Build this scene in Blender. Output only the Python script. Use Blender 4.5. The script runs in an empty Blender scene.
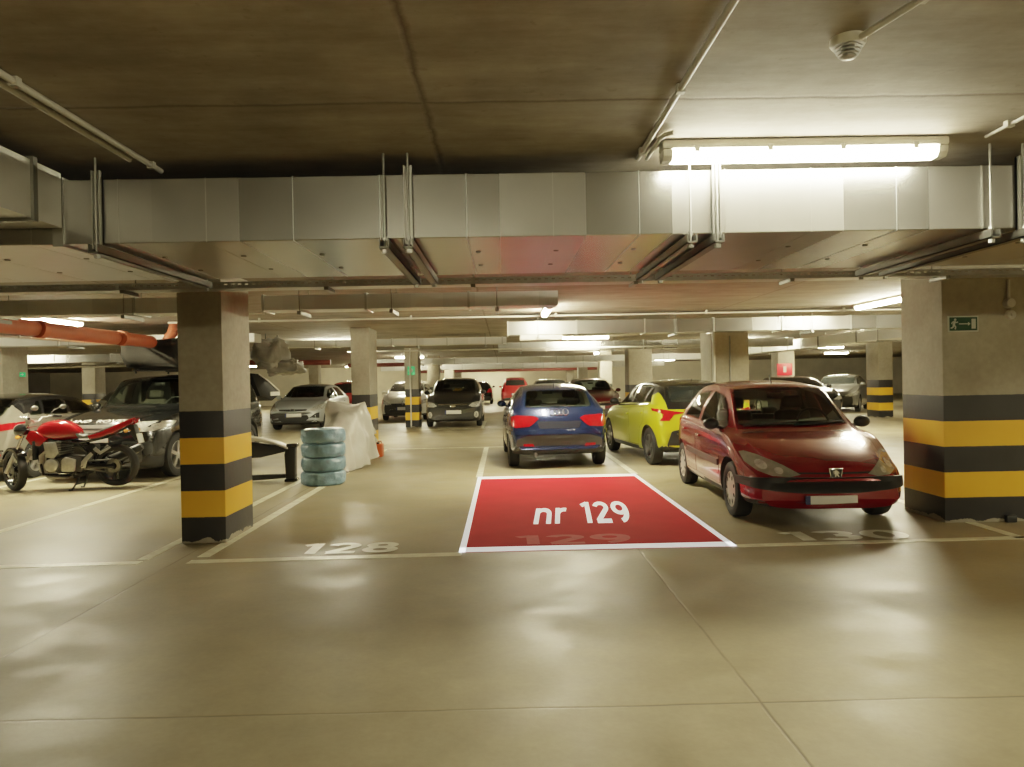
import bpy, bmesh, math, random
from mathutils import Vector, Matrix, noise as mnoise
from mathutils.bvhtree import BVHTree
random.seed(7)
PI = math.pi
scene = bpy.context.scene
COL = scene.collection

# ------------------------------------------------------------------ helpers
def R(d): return math.radians(d)

def link(name, me, mats, parent=None, loc=(0, 0, 0), rot=(0, 0, 0)):
    o = bpy.data.objects.new(name, me)
    COL.objects.link(o)
    if not isinstance(mats, (list, tuple)): mats = [mats]
    for m in mats: me.materials.append(m)
    if parent: o.parent = parent
    o.location = loc; o.rotation_euler = rot
    return o

def thing(name, label, cat, loc=(0, 0, 0), rz=0, group=None):
    o = bpy.data.objects.new(name, None); COL.objects.link(o)
    o.empty_display_size = .1
    o.location = loc; o.rotation_euler = (0, 0, rz)
    return tag(o, label, cat, group)

def tag(o, label, cat, group=None):
    o['label'] = label; o['category'] = cat
    if group: o['group'] = group
    return o

def struct(o):
    o['kind'] = 'structure'; return o

class MB:
    def __init__(s): s.v = []; s.f = []; s.m = []; s.cur = 0
    def add(s, vs, fs):
        b = len(s.v); s.v += [tuple(p) for p in vs]
        for f in fs: s.f.append([i + b for i in f]); s.m.append(s.cur)
        return s
    def box(s, x0, x1, y0, y1, z0, z1):
        vs = [(x, y, z) for z in (z0, z1) for y in (y0, y1) for x in (x0, x1)]
        return s.add(vs, [(0, 2, 3, 1), (4, 5, 7, 6), (0, 1, 5, 4), (2, 6, 7, 3), (0, 4, 6, 2), (1, 3, 7, 5)])
    def tube(s, pts, r, n=10, caps=True):
        pts = [Vector(p) for p in pts]
        rs = r if isinstance(r, (list, tuple)) else [r] * len(pts)
        N = len(pts); vs = []; fs = []; up = None
        for i, p in enumerate(pts):
            d = (pts[min(i + 1, N - 1)] - pts[max(i - 1, 0)]).normalized()
            if up is None:
                a = Vector((0, 0, 1)) if abs(d.z) < .9 else Vector((1, 0, 0))
                up = (a - d * a.dot(d)).normalized()
            else:
                up = (up - d * up.dot(d)).normalized()
            q = d.cross(up)
            for k in range(n):
                t = 2 * PI * k / n
                vs.append(p + (up * math.cos(t) + q * math.sin(t)) * rs[i])
        for i in range(N - 1):
            for k in range(n):
                k2 = (k + 1) % n
                fs.append((i * n + k, i * n + k2, (i + 1) * n + k2, (i + 1) * n + k))
        if caps:
            fs.append(tuple(range(n - 1, -1, -1))); fs.append(tuple((N - 1) * n + k for k in range(n)))
        return s.add(vs, fs)
    def lathe(s, prof, axis='z', c=(0, 0, 0), n=32, closed=False):
        # prof: (r, h) pairs
        vs = []; fs = []; N = len(prof)
        for k in range(n):
            t = 2 * PI * k / n; ct, st = math.cos(t), math.sin(t)
            for r, h in prof:
                if axis == 'z': p = (r * ct, r * st, h)
                elif axis == 'x': p = (h, r * ct, r * st)
                else: p = (r * st, h, r * ct)
                vs.append((p[0] + c[0], p[1] + c[1], p[2] + c[2]))
        M = N if closed else N - 1
        for k in range(n):
            k2 = (k + 1) % n
            for i in range(M):
                j = (i + 1) % N
                fs.append((k * N + i, k2 * N + i, k2 * N + j, k * N + j))
        return s.add(vs, fs)
    def prism(s, poly, axis, a, b):
        # poly 2d; axis 'x': poly=(y,z); 'y': (x,z); 'z': (x,y)
        def P(u, v, w):
            return {'x': (w, u, v), 'y': (u, w, v), 'z': (u, v, w)}[axis]
        n = len(poly)
        vs = [P(u, v, a) for u, v in poly] + [P(u, v, b) for u, v in poly]
        fs = [tuple(range(n)), tuple(range(2 * n - 1, n - 1, -1))]
        for i in range(n):
            j = (i + 1) % n; fs.append((i, i + n, j + n, j))
        return s.add(vs, fs)
    def ball(s, c, rx, ry=None, rz=None, n=16, m=10):
        ry = rx if ry is None else ry; rz = rx if rz is None else rz
        vs = []; fs = []
        for i in range(m + 1):
            ph = PI * i / m
            for k in range(n):
                t = 2 * PI * k / n
                vs.append((c[0] + rx * math.sin(ph) * math.cos(t), c[1] + ry * math.sin(ph) * math.sin(t), c[2] + rz * math.cos(ph)))
        for i in range(m):
            for k in range(n):
                k2 = (k + 1) % n
                fs.append((i * n + k, (i + 1) * n + k, (i + 1) * n + k2, i * n + k2))
        return s.add(vs, fs)
    def bmesh(s):
        bm = bmesh.new()
        vv = [bm.verts.new(p) for p in s.v]
        for f, mi in zip(s.f, s.m):
            try:
                ff = bm.faces.new([vv[i] for i in f]); ff.material_index = mi
            except ValueError: pass
        bmesh.ops.remove_doubles(bm, verts=bm.verts, dist=1e-5)
        bmesh.ops.recalc_face_normals(bm, faces=bm.faces)
        return bm
    def build(s, name, mats, parent=None, loc=(0, 0, 0), rot=(0, 0, 0), bevel=0, smooth=35, seg=2):
        bm = s.bmesh()
        if bevel:
            es = [e for e in bm.edges if len(e.link_faces) == 2 and e.calc_face_angle(0) > R(50)]
            bmesh.ops.bevel(bm, geom=es, offset=bevel, segments=seg, affect='EDGES', profile=.5)
        me = bpy.data.meshes.new(name); bm.to_mesh(me); bm.free()
        if smooth:
            me.shade_smooth(); me.set_sharp_from_angle(angle=R(smooth))
        return link(name, me, mats, parent, loc, rot)

def _islands(bm):
    seen = set(); out = []
    for v in bm.verts:
        if v in seen: continue
        st = [v]; seen.add(v); isl = []
        while st:
            q = st.pop(); isl.append(q)
            for e in q.link_edges:
                o = e.other_vert(q)
                if o not in seen: seen.add(o); st.append(o)
        out.append(isl)
    return out

def build_each(mb, name, mats, parent=None, smooth=35):
    # every loose piece becomes an object of its own, standing at its own centre
    bm = mb.bmesh(); res = []
    for isl in _islands(bm):
        c = sum((v.co for v in isl), Vector()) / len(isl)
        nb = bmesh.new(); mp = {v: nb.verts.new(v.co - c) for v in isl}
        for f in {f for v in isl for f in v.link_faces}: nb.faces.new([mp[v] for v in f.verts])
        res.append(bm_link(nb, name, mats, parent, c, smooth=smooth))
    bm.free(); return res

def bm_link(bm, name, mats, parent=None, loc=(0, 0, 0), rot=(0, 0, 0), smooth=35):
    me = bpy.data.meshes.new(name); bm.to_mesh(me); bm.free()
    if smooth: me.shade_smooth(); me.set_sharp_from_angle(angle=R(smooth))
    return link(name, me, mats, parent, loc, rot)

def text_mesh(txt, size=1.0, bold=0.0, extrude=0.0, align='CENTER', space=1.0):
    cu = bpy.data.curves.new('t', 'FONT'); cu.body = txt; cu.size = size; cu.offset = bold
    cu.extrude = extrude; cu.align_x = align; cu.space_character = space
    cu.resolution_u = 6
    o = bpy.data.objects.new('t', cu); COL.objects.link(o)
    bpy.context.view_layer.update()
    me = bpy.data.meshes.new_from_object(o.evaluated_get(bpy.context.evaluated_depsgraph_get()))
    bpy.data.objects.remove(o); bpy.data.curves.remove(cu)
    me.materials.clear()
    return me

def fit_mesh(me, x0, x1, y0, y1):
    xs = [v.co.x for v in me.vertices]; ys = [v.co.y for v in me.vertices]
    a, b, c, d = min(xs), max(xs), min(ys), max(ys)
    for v in me.vertices:
        v.co.x = x0 + (v.co.x - a) / (b - a) * (x1 - x0)
        v.co.y = y0 + (v.co.y - c) / (d - c) * (y1 - y0)
    return me

# ------------------------------------------------------------------ materials
def nodes(name):
    m = bpy.data.materials.new(name); m.use_nodes = True
    nt = m.node_tree
    return m, nt, nt.nodes, nt.links, nt.nodes['Principled BSDF']

def mat(name, col, rough=.5, metal=0, coat=0, noise=0, nscale=6, bump=0, bscale=40, spec=.5, emis=0, sheen=0):
    m, nt, N, L, b = nodes(name)
    c = (*col, 1)
    b.inputs['Base Color'].default_value = c
    b.inputs['Roughness'].default_value = rough
    b.inputs['Metallic'].default_value = metal
    b.inputs['Coat Weight'].default_value = coat
    b.inputs['Coat Roughness'].default_value = .08
    b.inputs['Specular IOR Level'].default_value = spec
    tc = N.new('ShaderNodeTexCoord')
    nz = N.new('ShaderNodeTexNoise'); nz.inputs['Scale'].default_value = nscale; nz.inputs['Detail'].default_value = 6
    L.new(tc.outputs['Object'], nz.inputs['Vector'])
    rp = N.new('ShaderNodeValToRGB')
    k = noise if noise else .04
    rp.color_ramp.elements[0].position = .3; rp.color_ramp.elements[1].position = .7
    rp.color_ramp.elements[0].color = (*[x * (1 - k) for x in col], 1)
    rp.color_ramp.elements[1].color = (*[min(1, x * (1 + k)) for x in col], 1)
    L.new(nz.outputs['Fac'], rp.inputs['Fac']); L.new(rp.outputs['Color'], b.inputs['Base Color'])
    if bump:
        n2 = N.new('ShaderNodeTexNoise'); n2.inputs['Scale'].default_value = bscale; n2.inputs['Detail'].default_value = 4
        L.new(tc.outputs['Object'], n2.inputs['Vector'])
        bp = N.new('ShaderNodeBump'); bp.inputs['Strength'].default_value = bump; bp.inputs['Distance'].default_value = .02
        L.new(n2.outputs['Fac'], bp.inputs['Height']); L.new(bp.outputs['Normal'], b.inputs['Normal'])
    if emis:
        b.inputs['Emission Color'].default_value = c; b.inputs['Emission Strength'].default_value = emis
    return m

def glass(name, tint, refl=.6):
    m, nt, N, L, b = nodes(name)
    N.remove(b)
    out = N['Material Output']
    tr = N.new('ShaderNodeBsdfTransparent'); tr.inputs['Color'].default_value = (*tint, 1)
    gl = N.new('ShaderNodeBsdfGlossy'); gl.inputs['Roughness'].default_value = .03
    gl.inputs['Color'].default_value = (1, 1, 1, 1)
    fr = N.new('ShaderNodeFresnel'); fr.inputs['IOR'].default_value = 1.5
    mu = N.new('ShaderNodeMath'); mu.operation = 'MULTIPLY'; mu.inputs[1].default_value = refl
    mx = N.new('ShaderNodeMixShader')
    L.new(fr.outputs[0], mu.inputs[0]); L.new(mu.outputs[0], mx.inputs[0])
    L.new(tr.outputs[0], mx.inputs[1]); L.new(gl.outputs[0], mx.inputs[2]); L.new(mx.outputs[0], out.inputs[0])
    return m

def sock(N, L, op, a, b=None, c=None):
    n = N.new('ShaderNodeMath'); n.operation = op
    for i, x in enumerate((a, b, c)):
        if x is None: continue
        if hasattr(x, 'is_output') or hasattr(x, 'links'): L.new(x, n.inputs[i])
        else: n.inputs[i].default_value = x
    return n.outputs[0]

def mixc(N, L, fac, a, b, mode='MIX'):
    n = N.new('ShaderNodeMix'); n.data_type = 'RGBA'; n.blend_type = mode
    for k, x in ((0, fac), (6, a), (7, b)):
        if isinstance(x, (int, float)): n.inputs[k].default_value = x
        elif isinstance(x, tuple): n.inputs[k].default_value = (*x, 1)
        else: L.new(x, n.inputs[k])
    return n.outputs[2]

def noise_tex(N, L, vec, scale, detail=5, rough=.55):
    n = N.new('ShaderNodeTexNoise'); n.inputs['Scale'].default_value = scale
    n.inputs['Detail'].default_value = detail; n.inputs['Roughness'].default_value = rough
    L.new(vec, n.inputs['Vector']); return n.outputs['Fac']

def ramp(N, L, fac, p0, p1, c0=(0, 0, 0), c1=(1, 1, 1)):
    r = N.new('ShaderNodeValToRGB'); e = r.color_ramp.elements
    e[0].position = p0; e[1].position = p1; e[0].color = (*c0, 1); e[1].color = (*c1, 1)
    L.new(fac, r.inputs['Fac']); return r.outputs['Color']

def line_mask(N, L, coord, wob, positions, width, amp):
    # returns a 0..1 mask of thin lines at the coordinate values given
    res = None
    w = sock(N, L, 'MULTIPLY_ADD', wob, amp, -amp * .5)
    cc = sock(N, L, 'ADD', coord, w)
    for p in positions:
        d = sock(N, L, 'ABSOLUTE', sock(N, L, 'SUBTRACT', cc, p))
        mk = sock(N, L, 'SUBTRACT', 1.0, sock(N, L, 'SMOOTHSTEP', d, width * .4, width) if False else sock(N, L, 'MINIMUM', sock(N, L, 'DIVIDE', d, width), 1.0))
        res = mk if res is None else sock(N, L, 'MAXIMUM', res, mk)
    return res

def floor_mat():
    m, nt, N, L, b = nodes('screed_floor')
    tc = N.new('ShaderNodeTexCoord'); v = tc.outputs['Object']
    sp = N.new('ShaderNodeSeparateXYZ'); L.new(v, sp.inputs[0])
    n1 = noise_tex(N, L, v, .7, 8, .66); n2 = noise_tex(N, L, v, 2.6, 8, .65); n3 = noise_tex(N, L, v, 30, 4)
    c = ramp(N, L, n1, .32, .70, (.365, .312, .195), (.475, .410, .262))
    c = mixc(N, L, .6, c, ramp(N, L, n2, .3, .72, (.50, .49, .47), (1, 1, 1)), 'MULTIPLY')
    c = mixc(N, L, .35, c, ramp(N, L, n3, .35, .65, (.82, .82, .8), (1, 1, 1)), 'MULTIPLY')
    # dark stains / blotches
    st = ramp(N, L, noise_tex(N, L, v, 1.1, 8, .62), .50, .90)
    stb = N.new('ShaderNodeRGBToBW'); L.new(st, stb.inputs[0])
    c = mixc(N, L, sock(N, L, 'MULTIPLY', stb.outputs[0], .30), c, (.20, .17, .11))
    # joints
    wob = noise_tex(N, L, v, 1.7, 5, .6)
    lx = line_mask(N, L, sp.outputs['X'], wob, [-14.8, -10.8, -6.83, -2.83, 1.15, 5.15, 9.1, 13.1], .012, .03)
    ly = line_mask(N, L, sp.outputs['Y'], wob, [-3.2, 3.32, 11.23, 18.9, 26.5], .012, .03)
    ln = sock(N, L, 'MAXIMUM', lx, ly)
    brk = ramp(N, L, noise_tex(N, L, v, 1.3, 4), .38, .55)
    bb = N.new('ShaderNodeRGBToBW'); L.new(brk, bb.inputs[0])
    ln2 = sock(N, L, 'MULTIPLY', ln, sock(N, L, 'MULTIPLY_ADD', bb.outputs[0], .6, .25))
    c = mixc(N, L, ln2, c, (.11, .085, .05))
    L.new(c, b.inputs['Base Color'])
    gl = ramp(N, L, noise_tex(N, L, v, 1.3, 7, .62), .33, .68); gb = N.new('ShaderNodeRGBToBW'); L.new(gl, gb.inputs[0])
    rr = sock(N, L, 'ADD', sock(N, L, 'MULTIPLY', n2, .22), sock(N, L, 'MULTIPLY_ADD', gb.outputs[0], .20, .25))
    L.new(rr, b.inputs['Roughness'])
    b.inputs['Specular IOR Level'].default_value = .5
    bp = N.new('ShaderNodeBump'); bp.inputs['Strength'].default_value = .12; bp.inputs['Distance'].default_value = .02
    h = sock(N, L, 'SUBTRACT', sock(N, L, 'MULTIPLY_ADD', n3, .25, n2), sock(N, L, 'MULTIPLY', ln, 1.0))
    L.new(h, bp.inputs['Height']); L.new(bp.outputs[0], b.inputs['Normal'])
    return m

def ceil_mat():
    m, nt, N, L, b = nodes('cast_concrete_ceiling')
    tc = N.new('ShaderNodeTexCoord'); v = tc.outputs['Object']
    sp = N.new('ShaderNodeSeparateXYZ'); L.new(v, sp.inputs[0])
    mp = N.new('ShaderNodeMapping'); mp.inputs['Scale'].default_value = (.5, 2.2, 1); L.new(v, mp.inputs[0])
    n1 = noise_tex(N, L, v, .7, 7, .6); n2 = noise_tex(N, L, mp.outputs[0], 2.5, 8, .65); n3 = noise_tex(N, L, v, 22, 5)
    c = ramp(N, L, n1, .3, .7, (.330, .292, .235), (.480, .430, .350))
    c = mixc(N, L, .9, c, ramp(N, L, n2, .3, .7, (.55, .53, .51), (1, 1, 1)), 'MULTIPLY')
    c = mixc(N, L, .6, c, ramp(N, L, noise_tex(N, L, v, 2.2, 10, .72), .38, .62, (.62, .60, .58), (1, 1, 1)), 'MULTIPLY')
    pit = ramp(N, L, noise_tex(N, L, v, 16, 3), .66, .72)
    pb = N.new('ShaderNodeRGBToBW'); L.new(pit, pb.inputs[0])
    c = mixc(N, L, sock(N, L, 'MULTIPLY', pb.outputs[0], .28), c, (.14, .11, .08))
    wob = noise_tex(N, L, v, 5.0, 9, .75)
    ly = line_mask(N, L, sp.outputs['Y'], wob, [-.7, 2.89, 6.1, 8.8, 11.2, 13.7, 16.3, 20, 24], .020, .05)
    lx = line_mask(N, L, sp.outputs['X'], wob, [-8.1, -4.2, -.29, 3.6, 7.5, 11.4], .022, .06)
    ln = sock(N, L, 'MAXIMUM', ly, lx)
    c = mixc(N, L, sock(N, L, 'MULTIPLY', ln, sock(N, L, 'MULTIPLY_ADD', n2, .8, .35)), c, (.085, .055, .035))
    L.new(c, b.inputs['Base Color']); b.inputs['Roughness'].default_value = .75
    bp = N.new('ShaderNodeBump'); bp.inputs['Strength'].default_value = .12; bp.inputs['Distance'].default_value = .02
    L.new(sock(N, L, 'SUBTRACT', sock(N, L, 'MULTIPLY_ADD', n3, .3, n2), ln), bp.inputs['Height'])
    L.new(bp.outputs[0], b.inputs['Normal'])
    return m

def pillar_mat():
    m, nt, N, L, b = nodes('concrete_with_warning_bands')
    tc = N.new('ShaderNodeTexCoord'); v = tc.outputs['Object']
    sp = N.new('ShaderNodeSeparateXYZ'); L.new(v, sp.inputs[0])
    n1 = noise_tex(N, L, v, 1.6, 8, .6); n2 = noise_tex(N, L, v, 18, 5)
    con = ramp(N, L, n1, .3, .7, (.34, .305, .235), (.47, .43, .34))
    con = mixc(N, L, .5, con, ramp(N, L, n2, .3, .7, (.72, .72, .7), (1, 1, 1)), 'MULTIPLY')
    z = sock(N, L, 'ADD', sp.outputs['Z'], sock(N, L, 'MULTIPLY_ADD', n2, .006, -.003))
    black = ramp(N, L, n1, .3, .7, (.022, .022, .024), (.036, .036, .040))
    yel = ramp(N, L, n1, .3, .7, (.94, .50, .035), (1.0, .57, .05))
    isy = None
    for a, c2 in ((.25, .50), (.755, 1.005)):
        k = sock(N, L, 'MULTIPLY', sock(N, L, 'GREATER_THAN', z, a), sock(N, L, 'LESS_THAN', z, c2))
        isy = k if isy is None else sock(N, L, 'ADD', isy, k)
    band = mixc(N, L, isy, black, yel)
    painted = sock(N, L, 'LESS_THAN', z, 1.26)
    worn = sock(N, L, 'GREATER_THAN', sp.outputs['Z'], sock(N, L, 'MULTIPLY_ADD', noise_tex(N, L, v, 5, 5), .16, -.045))
    painted = sock(N, L, 'MULTIPLY', painted, worn)
    L.new(mixc(N, L, painted, con, band), b.inputs['Base Color'])
    L.new(sock(N, L, 'MULTIPLY_ADD', painted, -.33, .8), b.inputs['Roughness'])
    bp = N.new('ShaderNodeBump'); bp.inputs['Strength'].default_value = .15; bp.inputs['Distance'].default_value = .01
    L.new(n2, bp.inputs['Height']); L.new(bp.outputs[0], b.inputs['Normal'])
    return m

def duct_mat(name, tone=.62, rough=.34, pitch=.42):
    m, nt, N, L, b = nodes(name)
    tc = N.new('ShaderNodeTexCoord'); v = tc.outputs['Object']
    sp = N.new('ShaderNodeSeparateXYZ'); L.new(v, sp.inputs[0])
    wn = N.new('ShaderNodeTexWhiteNoise'); wn.noise_dimensions = '1D'
    L.new(sock(N, L, 'FLOOR', sock(N, L, 'DIVIDE', sp.outputs['X'], pitch)), wn.inputs['W'])
    n2 = noise_tex(N, L, v, 3, 6)
    t = sock(N, L, 'MULTIPLY_ADD', wn.outputs['Value'], .12, tone - .06)
    t = sock(N, L, 'ADD', t, sock(N, L, 'MULTIPLY_ADD', n2, .14, -.07))
    cb = N.new('ShaderNodeCombineColor')
    L.new(t, cb.inputs[0]); L.new(sock(N, L, 'MULTIPLY', t, .99), cb.inputs[1]); L.new(sock(N, L, 'MULTIPLY', t, .94), cb.inputs[2])
    L.new(cb.outputs[0], b.inputs['Base Color'])
    b.inputs['Metallic'].default_value = .92
    L.new(sock(N, L, 'MULTIPLY_ADD', wn.outputs['Value'], .12, rough), b.inputs['Roughness'])
    bp = N.new('ShaderNodeBump'); bp.inputs['Strength'].default_value = .10; bp.inputs['Distance'].default_value = .05
    L.new(noise_tex(N, L, v, 1.6, 2), bp.inputs['Height']); L.new(bp.outputs[0], b.inputs['Normal'])
    return m

FLOOR = floor_mat(); CEIL = ceil_mat(); PILLAR = pillar_mat()
DUCT = duct_mat('galvanised_duct', .42, .25); DUCT2 = duct_mat('galvanised_duct_dull', .72, .42, .35)
WALL = mat('painted_wall', (.62, .565, .43), .8, noise=.10, nscale=1.2)
WALLG = mat('grey_wall', (.25, .23, .19), .8, noise=.12, nscale=1.2)
GALV = mat('zinc_steel', (.50, .50, .47), .38, .9, noise=.12)
GALVD = mat('dark_zinc_steel', (.22, .22, .20), .45, .8, noise=.12)
CONDUIT = mat('plastic_conduit', (.56, .54, .48), .5, noise=.08)
WHITEP = mat('white_plastic', (.72, .70, .62), .4)
LINE = mat('faded_line_paint', (.92, .84, .62), .36, noise=.22, nscale=7)
NUMP = mat('number_paint', (.97, .92, .74), .36, noise=.15, nscale=9)
RED = mat('red_bay_overlay', (.57, .016, .026), .85, spec=.15, noise=.10, nscale=2)  # red of the overlay laid over the bay, not floor paint
REDN = mat('pale_red_number_paint', (.66, .050, .060), .8, noise=.15, nscale=9)
WHITEL = mat('white_overlay_glow', (.95, .95, .95), .7, emis=.30)  # overlay white; made to glow so it stays bright, though no lamp
ORANGE = mat('orange_pvc', (.36, .085, .038), .42, noise=.10)
ORANGED = mat('orange_pvc_collar', (.40, .09, .035), .45)
REDPIPE = mat('red_sprinkler_pipe', (.20, .042, .030), .5)
RUBBER = mat('tyre_rubber', (.016, .016, .016), .75, noise=.15)
BLACKP = mat('black_plastic', (.016, .017, .017), .48)
BLACKG = mat('black_gloss', (.010, .010, .011), .12, coat=.5)
DARKIN = mat('dark_cabin', (.045, .044, .038), .8)
SEATM = mat('seat_fabric', (.06, .058, .05), .9, noise=.2)
SEATL = mat('pale_seat_fabric', (.20, .19, .16), .9, noise=.2)
ALLOY = mat('alloy_wheel', (.50, .49, .46), .3, .8)
HUBC = mat('silver_hubcap', (.56, .55, .50), .38, .45)
DALLOY = mat('dark_alloy', (.16, .16, .155), .35, .7)
CHROME = mat('chrome', (.80, .80, .78), .10, 1)
LAMPG = mat('headlamp_glass', (.40, .39, .33), .12, .35, coat=1, noise=.22, nscale=10)
LAMPC = mat('clear_headlamp', (.62, .61, .55), .10, .3, coat=1, noise=.35, nscale=20)
REDL = mat('red_tail_lamp', (.34, .006, .010), .12, coat=1, noise=.25, nscale=20, emis=.0)
REDLD = mat('deep_red_tail_lamp', (.35, .008, .010), .15, coat=1, noise=.25, nscale=20)
AMBER = mat('amber_lens', (.70, .26, .03), .2, coat=.6)
PLATE = mat('number_plate_white', (.74, .72, .66), .45)
PLATEB = mat('number_plate_blue', (.02, .035, .12), .45)
SEAM = mat('panel_gap', (.008, .008, .008), .8)
GLASS = glass('clear_tint_glass', (.84, .90, .80), 1.0)
GLASSD = glass('dark_tint_glass', (.34, .38, .34), 1.0)
GLASSO = mat('opaque_dark_glass', (.016, .019, .018), .06, coat=.6)
SIGNG = mat('sign_green', (.012, .055, .030), .4)
SIGNW = mat('sign_white', (.55, .56, .48), .5)
GREENLIT = mat('lit_exit_green', (.02, .40, .13), .4, emis=.35)
TARPG = mat('grey_tarpaulin', (.30, .285, .245), .7, noise=.14, nscale=3, bump=.35, bscale=14)
TARPM = mat('silver_motorcycle_cover', (.44, .42, .365), .42, noise=.08, nscale=3, bump=.25, bscale=10)
TARPD = mat('dark_grey_cover', (.024, .023, .020), .95, spec=.1, noise=.15, nscale=3, bump=.35, bscale=12)
BAG = mat('blue_tyre_bag', (.150, .250, .315), .30, noise=.30, nscale=9, bump=.9, bscale=13)
STEELB = mat('engine_alloy', (.46, .45, .41), .35, .6, noise=.15, nscale=20)
BIKERED = mat('motorcycle_red', (.34, .009, .014), .12, coat=1)

def emitter(name, col, strength):
    m, nt, N, L, b = nodes(name)
    b.inputs['Base Color'].default_value = (.9, .9, .85, 1)
    b.inputs['Emission Color'].default_value = (*col, 1); b.inputs['Emission Strength'].default_value = strength
    return m
WARM = (1.0, .885, .57)
TUBE_NEAR = emitter('lit_diffuser_near', (1.0, .91, .62), 62)
TUBE = emitter('lit_diffuser', WARM, 250)

def twotone(name, col, dark):
    # lacquer with a black roof, hatch and pillars; the border follows the window line
    m, nt, N, L, b = nodes(name)
    tc = N.new('ShaderNodeTexCoord'); sp = N.new('ShaderNodeSeparateXYZ'); L.new(tc.outputs['Object'], sp.inputs[0])
    X, Y, Z = sp.outputs
    line = sock(N, L, 'MINIMUM', sock(N, L, 'MAXIMUM', sock(N, L, 'MULTIPLY_ADD', Y, .52, .535), 1.035), 1.30)
    up = sock(N, L, 'GREATER_THAN', Z, line)
    hatch = sock(N, L, 'MULTIPLY', sock(N, L, 'GREATER_THAN', Y, 1.30), sock(N, L, 'MULTIPLY', sock(N, L, 'GREATER_THAN', Z, .955), sock(N, L, 'LESS_THAN', sock(N, L, 'ABSOLUTE', X), .66)))
    L.new(mixc(N, L, sock(N, L, 'MAXIMUM', up, hatch), col, dark), b.inputs['Base Color'])
    b.inputs['Metallic'].default_value = .25; b.inputs['Roughness'].default_value = .28; b.inputs['Coat Weight'].default_value = 1
    return m

def paint(name, col, metal=.3, rough=.28):
    return mat(name, col, rough, metal, coat=1, noise=.03)
# ------------------------------------------------------------------ car builder
def pchip(keys):
    keys = sorted(keys); xs = [k[0] for k in keys]; ys = [k[1] for k in keys]; n = len(xs)
    h = [xs[i + 1] - xs[i] for i in range(n - 1)]; d = [(ys[i + 1] - ys[i]) / h[i] for i in range(n - 1)]
    m = [0.0] * n
    for i in range(1, n - 1):
        if d[i - 1] * d[i] > 0:
            w1 = 2 * h[i] + h[i - 1]; w2 = h[i] + 2 * h[i - 1]
            m[i] = (w1 + w2) / (w1 / d[i - 1] + w2 / d[i])
    m[0] = d[0]; m[-1] = d[-1]
    def f(x):
        if x <= xs[0]: return ys[0]
        if x >= xs[-1]: return ys[-1]
        i = 0
        while x > xs[i + 1]: i += 1
        t = (x - xs[i]) / h[i]; t2 = t * t; t3 = t2 * t
        return (2 * t3 - 3 * t2 + 1) * ys[i] + (t3 - 2 * t2 + t) * h[i] * m[i] + (-2 * t3 + 3 * t2) * ys[i + 1] + (t3 - t2) * h[i] * m[i + 1]
    return f

def crom(pts, sub):
    out = []
    n = len(pts)
    for i in range(n - 1):
        p0 = pts[max(i - 1, 0)]; p1 = pts[i]; p2 = pts[i + 1]; p3 = pts[min(i + 2, n - 1)]
        if i == 0: p0 = (-p2[0], p2[1])
        if i == n - 2: p3 = (-p1[0], p1[1])
        for k in range(sub):
            t = k / sub
            out.append(tuple(.5 * (2 * b + (c - a) * t + (2 * a - 5 * b + 4 * c - d) * t * t + (3 * b - a - 3 * c + d) * t ** 3)
                             for a, b, c, d in zip(p0, p1, p2, p3)))
    out.append(pts[-1]); return out

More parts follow.
